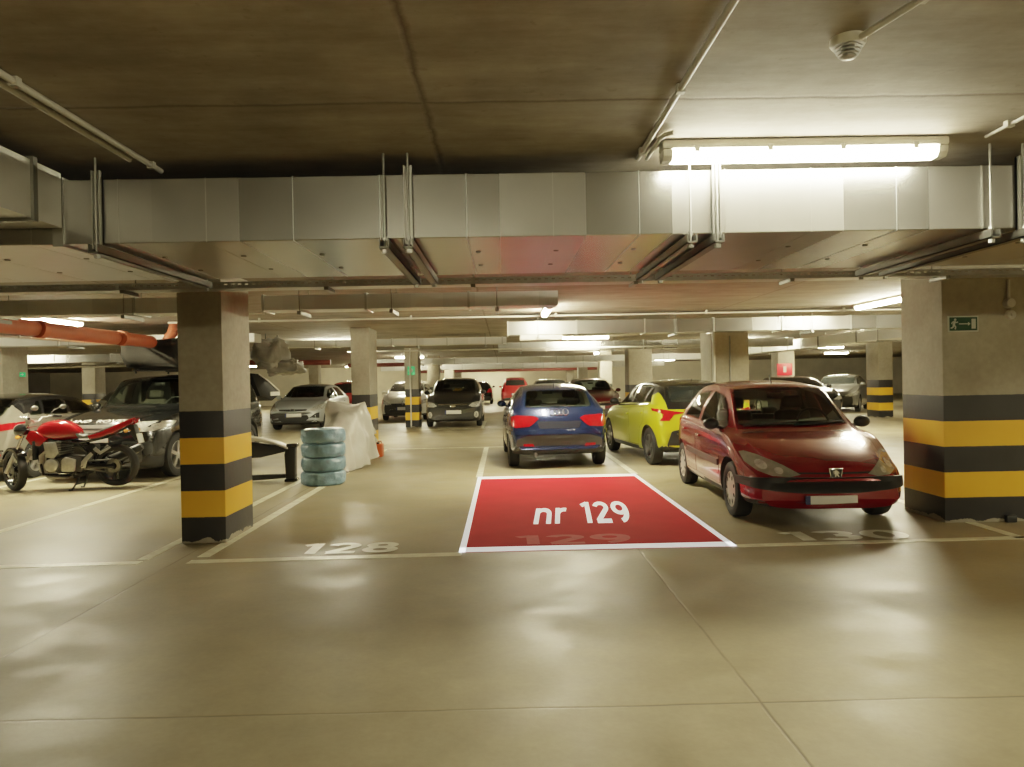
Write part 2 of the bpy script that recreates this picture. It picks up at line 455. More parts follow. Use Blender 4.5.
class Shape:
    """the outer skin of a car: s runs from the nose (0) to the tail (L)"""
    def __init__(S, d):
        S.d = d; L, W, H = d['L'], d['W'], d['H']; S.L, S.W, S.H = L, W, H
        n, hb, sA, sB, sC, zC, sD, zD = d['nose'], d['cowl'], d['sA'], d['sB'], d['sC'], d['zC'], d['sD'], d['zD']
        bz, bz2 = d['belt']
        zB = H - .05
        S.zB = zB
        S.top = pchip(d.get('topk') or [(0, n - .17), (.035, n - .08), (.12, n), (.12 + (sA - .12) * .5, n + (hb - n) * .66), (sA, hb),
                      (sA + (sB - sA) * .5, hb + (zB - hb) * .57), (sB, zB), (sB + (sC - sB) * .45, H), (sC, zC), (sD, zD),
                      (L - .05, zD - d.get('tailcut', .30)), (L, .58)])
        S.beltf = pchip([(0, n - .22), (.035, n - .15), (.3, n - .05), (sA, bz), (sD - .1, bz2), (sD, min(bz2, zD - .05)), (L - .05, zD - d.get('tailcut', .30) - .06), (L, .52)])
        fo, ro, wb = d['fo'], L - d['fo'] - d['wb'], d['wb']
        S.wid = pchip([(0, .80 * W), (.05, .87 * W), (.25, .945 * W), (fo, .995 * W), (L * .5, W), (L - ro, .995 * W), (L - .3, .96 * W), (L - .06, .90 * W), (L, .84 * W)])
        g = d.get('roofw', .67)
        S.rw = pchip([(0, .62 * W), (.3, .70 * W), (sA - .15, .80 * W), (sA + .12, .775 * W), (sB, g * W), (sC, g * W * .99), (sD, .76 * W), (L, .66 * W)])
        S.bot = pchip([(0, d.get('botf', .27)), (.2, d.get('botf', .21) - .01), (L * .5, .19), (L - .4, .22), (L, .34)])
        S.fw, S.rwp = d.get('fwarp', .17), d.get('rwarp', .11)
    def ring(S, s):
        w, r, zb, zt, ze = S.wid(s), S.rw(s), S.bot(s), S.top(s), S.beltf(s)
        ze = min(ze, zt - .035); hgt = ze - zb
        ws = w * .945; G = zt - ze
        e = min(.085, .45 * G)
        def lerp(t): return (ws + (r - ws) * t, ze + (zt - e - ze) * t)
        bow = min(.035, G * .07)
        a = lerp(.06); b1 = lerp(.5)
        return [(0, zb), (.8 * w, zb), (.955 * w, zb + .05), (.99 * w, zb + .28 * hgt), (w, zb + .55 * hgt), (.988 * w, zb + .84 * hgt), (ws + .006, ze),
                a, (b1[0] + bow, b1[1]), (r + bow * .3, zt - e), (r * .93, zt - e * .52), (.55 * r, zt - e * .12), (0, zt)]
    def mesh(S):
        d = S.d; keys = sorted(set([0, .012, .035, .07, .12, .2, .3, d['fo'], d['sA'] - .25, d['sA'], d['sB'], d['sB'] + .3, d['sC'], d['sD'], S.L - .3, S.L - .12, S.L - .05, S.L - .02, S.L]))
        st = []
        for a, b in zip(keys[:-1], keys[1:]):
            k = max(1, int(round((b - a) / .075)))
            k = max(k, 2 if b - a > .03 else 1)
            st += [a + (b - a) * i / k for i in range(k)]
        st.append(S.L)
        bm = bmesh.new(); rows = []
        for s in st:
            half = crom(S.ring(s), 3)
            full = half + [(-x, z) for x, z in reversed(half[1:-1])]
            row = []
            for x, z in full:
                q = min(1, abs(x) / S.W) ** 2.2
                y = s
                y += S.fw * q * max(0, 1 - s / 1.1) ** 1.2
                y -= S.rwp * q * max(0, 1 - (S.L - s) / .9) ** 1.2
                row.append(bm.verts.new((x, y - S.L / 2, z)))
            rows.append(row)
        n = len(rows[0])
        for a, b in zip(rows[:-1], rows[1:]):
            for k in range(n):
                j = (k + 1) % n; bm.faces.new((a[k], b[k], b[j], a[j]))
        bm.faces.new(rows[0]); bm.faces.new(rows[-1][::-1])
        bmesh.ops.recalc_face_normals(bm, faces=bm.faces)
        return bm

def dense(poly, cell):
    bm = bmesh.new()
    bm.faces.new([bm.verts.new((u, v, 0)) for u, v in poly])
    us = [p[0] for p in poly]; vs = [p[1] for p in poly]
    for ax, lo, hi in ((0, min(us), max(us)), (1, min(vs), max(vs))):
        k = max(1, min(26, int((hi - lo) / cell)))
        for i in range(1, k):
            c = lo + (hi - lo) * i / k
            co = (c, 0, 0) if ax == 0 else (0, c, 0); no = (1, 0, 0) if ax == 0 else (0, 1, 0)
            bmesh.ops.bisect_plane(bm, geom=bm.verts[:] + bm.edges[:] + bm.faces[:], plane_co=co, plane_no=no)
    bmesh.ops.triangulate(bm, faces=[f for f in bm.faces if len(f.verts) > 4])
    return bm

class Decal:
    """cuts panels, panes and lamps that follow the skin of a body"""
    def __init__(D, bvh, L): D.b = bvh; D.L = L
    def cast(D, proj, u, v):
        h = D.L / 2
        if proj == 'L': o, r = Vector((-2, u - h, v)), Vector((1, 0, 0))
        elif proj == 'R': o, r = Vector((2, u - h, v)), Vector((-1, 0, 0))
        elif proj == 'F': o, r = Vector((u, -h - 1, v)), Vector((0, 1, 0))
        elif proj == 'B': o, r = Vector((u, h + 1, v)), Vector((0, -1, 0))
        else: o, r = Vector((u, v - h, 3)), Vector((0, 0, -1))
        p, nn, i, dd = D.b.ray_cast(o, r)
        if p is None:
            p, nn, i, dd = D.b.find_nearest(o + r * (1.6 if proj in 'LR' else 1.2))
        if nn.dot(r) > 0: nn = -nn
        return p, nn, r
    def make(D, name, polys, proj, m, parent, off=.004, wall=.012, cell=.05, smooth=40):
        out = bmesh.new()
        if not isinstance(polys[0][0], (list, tuple)): polys = [polys]
        for poly in polys:
            bm = dense(poly, cell)
            r = None
            for v in bm.verts:
                p, nn, r = D.cast(proj, v.co.x, v.co.y)
                v.co = p + nn * off
            bm.normal_update()
            if sum((f.normal * f.calc_area() for f in bm.faces), Vector()).dot(r) > 0:
                bmesh.ops.reverse_faces(bm, faces=bm.faces[:])
            bm.normal_update()
            if wall:
                be = [e for e in bm.edges if len(e.link_faces) == 1]
                nv = {v: v.normal.copy() for e in be for v in e.verts}
                g = bmesh.ops.extrude_edge_only(bm, edges=be)
                vm = {}
                for v in g['geom']:
                    if isinstance(v, bmesh.types.BMVert):
                        q, nn, i, dd = D.b.find_nearest(v.co)
                        v.co = v.co + r * wall
            tmp = bpy.data.meshes.new('x'); bm.to_mesh(tmp); bm.free(); out.from_mesh(tmp); bpy.data.meshes.remove(tmp)
        return bm_link(out, name, m, parent, smooth=smooth)

def shrink(poly, k):
    cx = sum(p[0] for p in poly) / len(poly); cy = sum(p[1] for p in poly) / len(poly)
    out = []
    for x, y in poly:
        dx, dy = x - cx, y - cy; l = math.hypot(dx, dy) or 1
        f = max(0, l - k) / l; out.append((cx + dx * f, cy + dy * f))
    return out

def rounded(poly, r=.03, n=3):
    out = []; N = len(poly)
    for i in range(N):
        a, b, c = Vector(poly[i - 1]), Vector(poly[i]), Vector(poly[(i + 1) % N])
        d1, d2 = (a - b), (c - b); rr = min(r, d1.length * .4, d2.length * .4)
        p, q = b + d1.normalized() * rr, b + d2.normalized() * rr
        for k in range(n + 1):
            t = k / n; out.append(tuple(p * (1 - t) ** 2 + b * 2 * t * (1 - t) + q * t * t))
    return out

def mir(poly): return [(-x, z) for x, z in poly]

def make_wheel(parent, x, y, wr, ww, style, side, rimmat, rimr=None):
    rr = rimr or wr * .66
    t = MB(); h = ww / 2
    t.lathe([(rr - .01, -h * .8), (rr + .01, -h * .96), (wr - .045, -h), (wr - .012, -h * .86), (wr, -h * .55), (wr, h * .55), (wr - .012, h * .86), (wr - .045, h), (rr + .01, h * .96), (rr - .01, h * .8)], 'x', n=40, closed=True)
    ty = t.build('wheel', RUBBER, parent, (x, y, wr))
    o = side  # outward sign
    b = MB()
    b.lathe([(rr + .004, o * h * .80), (rr - .014, o * h * .86), (rr - .026, o * h * .4), (rr - .04, -o * h * .2), (.02, -o * h * .2)], 'x', n=40)
    if style == 'cap':
        b.lathe([(rr - .02, o * h * .72), (rr - .05, o * h * .82), (rr * .5, o * h * .92), (.05, o * h * .98), (.001, o * h * 1.0)], 'x', n=40)
        rim = b.build('hubcap', rimmat, ty)
        v = MB()
        for k in range(9):
            a = 2 * PI * k / 9; c = rr * .72
            pts = []
            for i in range(10):
                tt = 2 * PI * i / 10; u, w_ = .030 * math.cos(tt), .020 * math.sin(tt)
                pts.append((o * h * (.868 + .02), (c + u) * math.cos(a) - w_ * math.sin(a), (c + u) * math.sin(a) + w_ * math.cos(a)))
            v.add(pts, [tuple(range(10))])
        build_each(v, 'vent_hole', SEAM, ty)
    else:
        nsp = style
        for k in range(nsp):
            a = 2 * PI * k / nsp + .3
            ca, sa = math.cos(a), math.sin(a)
            w0, w1 = .030, .020 if nsp > 5 else .030
            P = lambda r, w, xx: (xx, r * ca - w * sa, r * sa + w * ca)
            x0, x1, xi = o * h * .62, o * h * .84, o * h * .3
            vs = [P(.03, -w0, o * h * .72), P(.03, w0, o * h * .72), P(rr - .015, w1, x1), P(rr - .015, -w1, x1),
                  P(.03, -w0, xi), P(.03, w0, xi), P(rr - .015, w1, xi), P(rr - .015, -w1, xi)]
            b.add(vs, [(0, 1, 2, 3), (4, 7, 6, 5), (0, 3, 7, 4), (1, 5, 6, 2), (2, 6, 7, 3), (0, 4, 5, 1)])
        b.lathe([(.055, o * h * .3), (.055, o * h * .7), (.04, o * h * .80), (.001, o * h * .82)], 'x', n=20)
        rim = b.build('rim', rimmat, ty)
        dd = MB(); dd.lathe([(rr - .04, -o * h * .1), (.02, -o * h * .1)], 'x', n=30); dd.build('brake_disc', DALLOY, ty)
    return ty

def fog(c, rx, rz, n=14): return [(c[0] + rx * math.cos(2 * PI * k / n), c[1] + rz * math.sin(2 * PI * k / n)) for k in range(n)]

def make_car(name, label, d, loc, rz, paintm, detail=2, roofm=None, glassm=None, rimm=None, rim=5, group=None):
    root = thing(name, label, 'car', loc, rz, group)
    S = Shape(d); L, W, H = S.L, S.W, S.H; h = L / 2
    wr, ww = d['wr'], .185
    fa, ra = d['fo'], d['fo'] + d['wb']
    bm = S.mesh(); bvh = BVHTree.FromBMesh(bm); D = Decal(bvh, L)
    # ----- window outlines
    def sidewin(s0b, s0t, s1b, s1t, n=9, up=.115, lo=.035):
        s0b, s0t, s1b, s1t = [float(q) for q in (s0b, s0t, s1b, s1t)]
        zt = lambda s: S.top(s) - up
        zb = lambda s: S.beltf(s) + lo
        bt = [(s0b + (s1b - s0b) * i / n, zb(s0b + (s1b - s0b) * i / n)) for i in range(n + 1)]
        tp = [(s1t + (s0t - s1t) * i / n, zt(s1t + (s0t - s1t) * i / n)) for i in range(n + 1)]
        return bt + tp
    # front edge where the glass wedge starts
    s = d['sA']
    while S.top(s) - .115 < S.beltf(s) + .035 + d.get('wedge', .02): s += .01
    sf = s
    wins = []
    for i, w in enumerate(d['wins']):
        w = list(w)
        if w[0] is None: w[0] = sf; w[1] = sf + .02
        wins.append(sidewin(*w))
    a, bq = d['cowl'] + d.get('wsb', .035), S.zB - .022
    kb, kt = .745 * W, d.get('roofw', .67) * W * .955
    ws = rounded([(-kb, a + .03), (-kb * .6, a + .006), (0, a), (kb * .6, a + .006), (kb, a + .03), (kt, bq - .02), (kt * .6, bq), (-kt * .6, bq), (-kt, bq - .02)], .02)
    a2, b2 = d['zD'] + d.get('rwb', .03), d['zC'] - .03
    kb2, kt2 = d.get('rwk', .66) * W, d.get('roofw', .67) * W * .9
    rw = rounded([(-kb2, a2 + .015), (0, a2), (kb2, a2 + .015), (kt2, b2), (-kt2, b2)], .05)
    # ----- body mesh
    cut = MB()
    for sx in (-1, 1):
        for yy in (fa, ra):
            x0, x1 = sorted((sx * (W - .26), sx * (W + .3)))
            cut.lathe([(0.001, x0), (wr + .045, x0), (wr + .045, x1), (0.001, x1)], 'x', c=(0, yy - h, wr + .01), n=40)
    cutters = [cut]
    if detail >= 2:
        c2 = MB()
        for w in wins: c2.prism([(u - h, v) for u, v in shrink(w, .022)], 'x', -W - .2, W + .2)
        c3 = MB(); c3.prism(shrink(ws, .025), 'y', d['sA'] - .35 - h, L * .60 - h)
        c4 = MB(); c4.prism(shrink(rw, .025), 'y', L * .52 - h, L + .2 - h)
        cutters += [c2, c3, c4]
    me = bpy.data.meshes.new('body'); bm.to_mesh(me); bm.free()
    slots = [paintm, roofm or paintm, BLACKP, DARKIN]
    body = link('body', me, slots, root)
    tmp = []
    for c in cutters:
        o = c.build('cut', DARKIN, root, smooth=0); tmp.append(o)
        md = body.modifiers.new('b', 'BOOLEAN'); md.operation = 'DIFFERENCE'; md.object = o; md.solver = 'EXACT'
    bpy.context.view_layer.update()
    me2 = bpy.data.meshes.new_from_object(body.evaluated_get(bpy.context.evaluated_depsgraph_get()))
    body.modifiers.clear(); body.data = me2; bpy.data.meshes.remove(me); me2.name = 'body'
    for o in tmp:
        q = o.data; bpy.data.objects.remove(o); bpy.data.meshes.remove(q)
    me2.materials.clear()
    for m in slots: me2.materials.append(m)
    rz0 = d.get('roofz')
    for p in me2.polygons:
        c = p.center
        q, nn, i, dist = bvh.find_nearest(c)
        if dist > .004 or q is None: p.material_index = 3
        elif (p.normal.z < -.4 and c.z < .35) or c.z < d.get('sill', .0): p.material_index = 2
        elif roofm and c.z > rz0(c.y + h): p.material_index = 1
        else: p.material_index = 0
    me2.shade_smooth(); me2.set_sharp_from_angle(angle=R(38))
    # ----- glass
    g = glassm or (GLASS if detail >= 2 else GLASSO)
    D.make('windshield', ws, 'F', d.get('wsglass', g), root, .003, 0, .06)
    D.make('rear_window', rw, 'B', d.get('rwglass', g), root, .003, 0, .06)
    for w in wins:
        for pr in 'LR': D.make('side_window', w, pr, d.get('swglass', g), root, .003, 0, .07)
    # ----- doors with gaps
    for dd in d.get('doors', []):
        for pr in 'LR':
            D.make('door_gap', dd, pr, SEAM, root, .0012, 0, .07)
            dr = D.make('door', shrink(dd, .009), pr, paintm, root, .003, .004, .06)
    for hh in d.get('handles', []):
        for pr in 'LR':
            sx = -1 if pr == 'L' else 1
            p, nn, r = D.cast(pr, *hh)
            b = MB(); b.box(-.016, .016, -.085, .085, -.016, .016)
            b.build('door_handle', d.get('handlem', paintm), root, p + Vector((sx * .014, 0, 0)), bevel=.012)
    for nm, poly, pr, m, off, wl in d.get('decals', []):
        D.make(nm, poly, pr, m, root, off, wl, .05)
    for nm, poly, pr, m, off, wl in d.get('twins', []):       # left and right copies of a front or rear shape
        D.make(nm, poly, pr, m, root, off, wl, .04); D.make(nm, mir(poly), pr, m, root, off, wl, .04)
    for nm, poly, m, off, wl in d.get('sides', []):
        for pr in 'LR': D.make(nm, poly, pr, m, root, off, wl, .06)
    # ----- wheels
    for sx in (-1, 1):
        for yy in (fa, ra):
            make_wheel(root, sx * (W - .02 - ww / 2), yy - h, wr, ww, rim, sx, rimm or ALLOY)
    # ----- mirrors
    for sx in (-1, 1):
        b = MB(); b.ball((0, 0, 0), .092, .06, .068, 14, 10)
        sm = d.get('smir', sf + .10)
        o = b.build('mirror', d.get('mirm', paintm), root, (sx * (W + .025), sm - h, S.beltf(sm) + .085))
        b = MB(); b.tube([(-sx * .15, .01, -.055), (0, 0, -.02)], .022, 8); b.build('mirror_arm', BLACKP, o)
    # ----- cabin
    if detail >= 2:
        sm = d.get('seatm', SEATM)
        fl = S.beltf(d['sB']) - .02
        for sx in (-1, 1):
            yy = d['sB'] + .42 - h
            st = MB(); st.box(-.22, .22, -.06, .06, 0, .24); so = st.build('seat', sm, root, (sx * .36, yy, fl - .05), (R(-10), 0, 0), bevel=.05, seg=3)
            st = MB(); st.box(-.13, .13, -.05, .05, .26, .42); st.build('headrest', sm, so, bevel=.045, seg=3)
        yy = d['sC'] - .35 - h
        st = MB(); st.box(-.55, .55, -.07, .07, 0, .12); so = st.build('rear_bench', sm, root, (0, yy, fl - .05), bevel=.04, seg=3)
        for sx in (-1, 1):
            st = MB(); st.box(sx * .33 - .11, sx * .33 + .11, -.04, .04, .13, .24); st.build('headrest', sm, so, bevel=.035, seg=3)
        b = MB()
        sxw = d.get('driver', 1)
        c = [(sxw * .36 + .18 * math.cos(t * PI / 10), d['sA'] + .48 - h + .05 * math.sin(t * PI / 10), fl + .06 + .17 * math.sin(t * PI / 10)) for t in range(20)]
        b.tube(c + [c[0]], .014, 8, False); b.box(sxw * .36 - .17, sxw * .36 + .17, d['sA'] + .47 - h, d['sA'] + .49 - h, fl + .03, fl + .09)
        b.build('steering_wheel', BLACKP, root)
        b = MB(); b.box(-.10, .10, -.012, .012, -.03, .03); b.build('rear_view_mirror', BLACKP, root, (0, d['sB'] - .02 - h, S.zB - .13), bevel=.01)
    if d.get('ant'):
        y0 = d['ant']; z0 = S.top(y0)
        b = MB(); b.tube([(0, y0 - h, z0 - .005), (0, y0 - h + d.get('antl', .06) * .8, z0 + d.get('antl', .06))], [.008, .005], 8); b.build('roof_antenna', BLACKP, root)
    if d.get('wiper'):
        b = MB()
        for x0, x1 in ((-.55, .05), (.0, .55)):
            pts = []
            for i in range(7):
                u = x0 + (x1 - x0) * i / 6; p, nn, r = D.cast('F', u, a + .012 + .03 * i / 6)
                pts.append(p + nn * .014)
            b.tube(pts, .009, 6)
        b.build('wiper', BLACKP, root)
    if d.get('rwiper'):
        pts = []
        for i in range(6):
            u = d['rwiper'][0] + (d['rwiper'][1] - d['rwiper'][0]) * i / 5; p, nn, r = D.cast('B', u, a2 + .02 + .02 * i / 5); pts.append(p + nn * .014)
        b = MB(); b.tube(pts, .011, 6); b.build('rear_wiper', BLACKP, root)
    return root, S, D

def plate(root, D, proj, cx, cz, w=.52, hh=.114, blue=True, m=None):
    """blank white number plate with its blue band"""
    p, nn, r = D.cast(proj, cx, cz)
    b = MB(); b.box(-w / 2, w / 2, -.008, .008, -hh / 2, hh / 2)
    sgn = 1 if proj == 'F' else -1
    q = p - r * .016
    o = b.build('number_plate', m or PLATE, root, q, bevel=.006)
    if blue:
        b = MB(); b.box(-sgn * w / 2, -sgn * (w / 2 - .045), -sgn * .0095, sgn * .002, -hh / 2, hh / 2) if False else b.box(min(-sgn * w / 2, -sgn * (w / 2 - .045)), max(-sgn * w / 2, -sgn * (w / 2 - .045)), -.0095, .0095, -hh / 2, hh / 2)
        b.build('country_band', PLATEB, o)
    return o

def car_text(root, D, txt, proj, cx, cz, width, hgt, m, name, off=.006, bold=.0):
    me = fit_mesh(text_mesh(txt, 1, bold), -width / 2, width / 2, -hgt / 2, hgt / 2)
    for v in me.vertices:
        u = cx + (v.co.x if proj == 'F' else -v.co.x)
        p, nn, r = D.cast(proj, u, cz + v.co.y); v.co = p + nn * off
    return link(name, me, m, root)

def rings_badge(root, D, proj, cx, cz, r, n, gap, m, name='badge'):
    b = MB(); sg = 1 if proj == 'F' else -1
    for k in range(n):
        x0 = cx + (k - (n - 1) / 2) * gap
        pts = []
        for i in range(19):
            t = 2 * PI * i / 18
            p, nn, rr = D.cast(proj, x0 + r * math.cos(t), cz + r * math.sin(t)); pts.append(p + nn * .008)
        b.tube(pts, .008, 6, False)
    return b.build(name, m, root)
# ------------------------------------------------------------------ the setting
H = 2.60
def plane_struct(name, x0, x1, y0, y1, z, m, flip=False):
    b = MB(); b.add([(x0, y0, z), (x1, y0, z), (x1, y1, z), (x0, y1, z)], [(3, 2, 1, 0) if flip else (0, 1, 2, 3)])
    bm = bmesh.new(); vv = [bm.verts.new(p) for p in b.v]; bm.faces.new([vv[i] for i in b.f[0]])
    return struct(bm_link(bm, name, m, smooth=0))
X0, X1, Y0, Y1 = -32, 32, -9, 52
b = MB(); b.box(X0 - .3, X1 + .3, Y0 - .3, Y1 + .3, -.2, 0); struct(b.build('floor', FLOOR, smooth=0))
b = MB(); b.box(X0 - .3, X1 + .3, Y0 - .3, Y1 + .3, H, H + .25); struct(b.build('ceiling', CEIL, smooth=0))
b = MB(); b.box(X0 - .3, X1 + .3, Y1, Y1 + .3, 0, H); struct(b.build('wall_back', WALL, smooth=0))
b = MB(); b.box(X0 - .3, X1 + .3, Y0 - .3, Y0, 0, H); struct(b.build('wall_front', WALLG, smooth=0))
b = MB(); b.box(X0 - .3, X0, Y0, Y1, 0, H); struct(b.build('wall_left', WALLG, smooth=0))
b = MB(); b.box(X1, X1 + .3, Y0, Y1, 0, H); struct(b.build('wall_right', WALLG, smooth=0))

def pillar(x0, x1, y0, y1, label, group=None, worn=True):
    w, d = x1 - x0, y1 - y0
    b = MB(); b.box(-w / 2, w / 2, -d / 2, d / 2, 0, H)
    o = b.build('concrete_pillar', PILLAR, None, ((x0 + x1) / 2, (y0 + y1) / 2, 0), bevel=.012, smooth=30)
    tag(o, label, 'pillar', group); return o
pillar(-3.09, -2.665, 6.98, 7.74, 'concrete pillar with black and yellow bands standing right of the red motorcycle')
pillar(4.345, 6.3, 7.16, 7.9, 'wide concrete pillar with an exit sign at the right edge, beside the dark red hatchback')
pillar(-3.03, -2.66, 14.62, 15.5, 'banded concrete pillar behind the silver covered motorcycle')
pillar(4.19, 4.95, 14.62, 15.4, 'bare looking concrete pillar rising behind the roof of the red hatchback')
pillar(-10.4, -9.93, 14.62, 15.4, 'dark concrete pillar at the left edge behind the beige hatchback')
pillar(-3.2, -2.75, 23.8, 24.5, 'banded pillar left of the dark grey people carrier, with a green exit sign')
pillar(4.15, 4.92, 24.0, 24.8, 'concrete pillar behind the lime hatchback, right of the maroon car')
pillar(12.42, 12.9, 24.0, 24.8, 'banded pillar standing just left of the wide pillar with the exit sign, far side of the aisle')
pillar(-10.6, -10.1, 24.0, 24.8, 'round-the-corner pillar between the black off-roader and the silver hatchback')['label'] = 'concrete pillar far behind the blue tyre bags, over the silver hatchback'
pillar(-17.75, -17.2, 31.0, 31.8, 'banded pillar in the gap between the beige hatchback and the black off-roader')
pillar(11.75, 12.45, 31.0, 31.8, 'brightly lit pale pillar carrying the red hydrant sign')
k = 0
for x, y, lb in ((-3.2, 31, 'slim pillar above the roof of the dark grey people carrier, lit pale'), (-3.2, 40, 'dark far pillar seen right over the people carrier, nearest to it'),
                 (-3.2, 47.5, 'farthest pillar left of the bright end wall'), (4.15, 31, 'second pillar of the row right of the bright end wall, left of the bulky one'),
                 (4.15, 40, 'third pillar of the row right of the bright end wall'), (4.15, 47.5, 'dark pillar standing against the bright end wall, over the blue car'),
                 (-10.6, 40, 'pillar far away above the silver hatchback, left of the one behind the cover'), (12.0, 40, 'far pillar right of the lit pale pillar with the red sign')):
    pillar(x, x + .5, y, y + .7, lb)

# ---- painted markings
def floor_quad(name, m, pts, label, cat, group=None, z=.004):
    c = Vector((sum(p[0] for p in pts) / len(pts), sum(p[1] for p in pts) / len(pts), 0))
    b = MB(); b.prism([(p[0] - c.x, p[1] - c.y) for p in pts], 'z', 0, z)
    o = b.build(name, m, None, c, smooth=0)
    return tag(o, label, cat, group)
def strip(x0, x1, y0, y1, label, group='bay lines', z=.003):
    x0 -= .03; x1 -= .03; k = (y0 + y1) / 2
    sl = (lambda x: .030 * (x - 2.0)) if k < 6.5 else (lambda x: 0)      # the bay fronts run very slightly askew
    return floor_quad('parking_line', LINE, [(x0, y0 + sl(x0)), (x1, y0 + sl(x1)), (x1, y1 + sl(x1)), (x0, y1 + sl(x0))], label, 'line', group, z)
strip(-2.68, -.36, 6.33, 6.45, 'long pale painted line across the front of bay 128')
strip(2.06, 4.68, 6.34, 6.44, 'pale painted line across the front of bay 130, under the red car nose')
strip(-7.9, -3.1, 6.36, 6.47, 'pale painted line across the front of the bay left of the banded pillar')
strip(-2.68, -2.57, 6.42, 16.3, 'pale painted line running away from the pillar past the blue tyre bags on their right')
strip(-3.18, -3.08, 6.37, 16.3, 'pale painted line running from the banded pillar to the black bumper on its left')
strip(-5.38, -5.27, 6.37, 16.3, 'pale painted line under the rear wheel of the motorcycle')
strip(-7.80, -7.69, 6.37, 16.3, 'pale painted line under the front wheel of the motorcycle')
strip(-.42, -.32, 11.32, 16.3, 'pale painted line from the far left corner of the red bay beside the blue car')
strip(2.0, 2.10, 11.32, 16.3, 'pale painted line between the blue car and the lime hatchback')
strip(4.58, 4.68, 6.44, 12.4, 'pale painted line at the foot of the wide right pillar')
strip(-2.57, 4.5, 16.3, 16.42, 'pale painted line along the aisle behind the blue car')
strip(-2.7, 4.6, 22.7, 22.82, 'pale painted line along the far side of the aisle in front of the people carrier')
strip(-1.0 + .3, -.6, 22.82, 27.0, 'pale painted line right of the dark grey people carrier')

def arc(cx, cy, rx, ry, a0, a1, n=14): return [(cx + rx * math.cos(R(a0 + (a1 - a0) * i / n)), cy + ry * math.sin(R(a0 + (a1 - a0) * i / n))) for i in range(n + 1)]
GLYPH = {'1': (.50, [[(.10, .80), (.34, .93)], [(.34, .98), (.34, .0)]]),
         '2': (.66, [arc(.31, .69, .22, .21, 165, -25, 16) + [(.12, .08)], [(.07, .075), (.60, .075)]]),
         '3': (.64, [arc(.28, .70, .22, .20, 150, -85, 16), arc(.28, .28, .25, .205, 88, -150, 16)]),
         '8': (.68, [arc(.33, .71, .20, .195, 0, 360, 22), arc(.33, .29, .235, .215, 0, 360, 22)]),
         '9': (.68, [arc(.33, .66, .225, .245, 0, 360, 22), [(.555, .66)] + arc(.24, .60, .315, .525, 5, -85, 14)]),
         '0': (.68, [arc(.33, .5, .235, .42, 0, 360, 26)]),
         'n': (.72, [[(.11, .0), (.11, .70)], arc(.335, .42, .225, .20, 165, 0, 12) + [(.56, .0)]]),
         'r': (.48, [[(.11, .0), (.11, .70)], arc(.36, .38, .25, .245, 170, 72, 8)]),
         ' ': (.36, [])}
def stroke_text(txt, wd=.15):
    """flat lettering drawn with a broad stroke"""
    b = MB(); x = 0; lift = 0
    for ch in txt:
        adv, paths = GLYPH[ch]
        for p in paths:
            lift = (lift + 1) % 4; zz = lift * .0006
            p = [Vector((q[0] + x, q[1])) for q in p]; n = len(p); vs = []
            closed = (p[0] - p[-1]).length < 1e-4
            for i, q in enumerate(p):
                pr, nx = p[i - 1] if i else (p[-2] if closed else q), p[i + 1] if i < n - 1 else (p[1] if closed else q)
                d = (nx - pr).normalized(); nn = Vector((-d.y, d.x)) * wd / 2
                vs += [(q.x + nn.x, q.y + nn.y, zz), (q.x - nn.x, q.y - nn.y, zz)]
            b.add(vs, [(2 * i + 1, 2 * i + 3, 2 * i + 2, 2 * i) for i in range(n - 1)])
        x += adv + .05
    bm = bmesh.new(); vv = [bm.verts.new(q) for q in b.v]
    for f in b.f: bm.faces.new([vv[i] for i in f])
    bm.normal_update()
    for f in bm.faces:
        if f.normal.z < 0: f.normal_flip()
    me = bpy.data.meshes.new('lettering'); bm.to_mesh(me); bm.free(); return me
def painted_text(name, txt, x0, x1, y0, y1, m, label, z=.006, shear=0, parent=None, wd=.15):
    me = fit_mesh(stroke_text(txt, wd), -(x1 - x0) / 2, (x1 - x0) / 2, -(y1 - y0) / 2, (y1 - y0) / 2)
    for v in me.vertices: v.co.x += shear * v.co.y
    o = link(name, me, m, parent, ((x0 + x1) / 2, (y0 + y1) / 2, z))
    if label: tag(o, label, 'floor number')
    return o
painted_text('bay_number', '128', -1.87, -.97, 6.42, 6.84, NUMP, 'pale stencilled number 128 on the floor of the empty bay', wd=.20)
painted_text('bay_number', '130', 2.55, 3.70, 6.50, 6.90, NUMP, 'pale stencilled number 130 on the floor in front of the red car', wd=.20)
rb = thing('bay_overlay', 'bright red overlay on a parking bay with a glowing white outline reading nr 129', 'parking bay', (.802, 8.83, 0))  # overlay graphic laid flat on the floor, no real bay paint
xa, xb, ya, yb = -1.216, 1.216, -2.46, 2.46
b = MB(); b.box(xa, xb, ya, yb, 0, .005); b.build('red_field', RED, rb, smooth=0)
b = MB()
for q in ((xa, xb, ya, ya + .16), (xa, xb, yb - .24, yb), (xa, xa + .055, ya, yb), (xb - .055, xb, ya, yb)): b.box(*q, .003, .008)
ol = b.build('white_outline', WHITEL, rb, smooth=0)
painted_text('faint_number', '129', -.72, .36, -2.24, -1.84, REDN, None, z=.0062, parent=rb, wd=.2)
painted_text('white_lettering', 'nr 129', .335 - .802, 1.375 - .802, 7.50 - 8.83, 8.82 - 8.83, WHITEL, None, z=.0075, shear=.080, parent=rb, wd=.175)

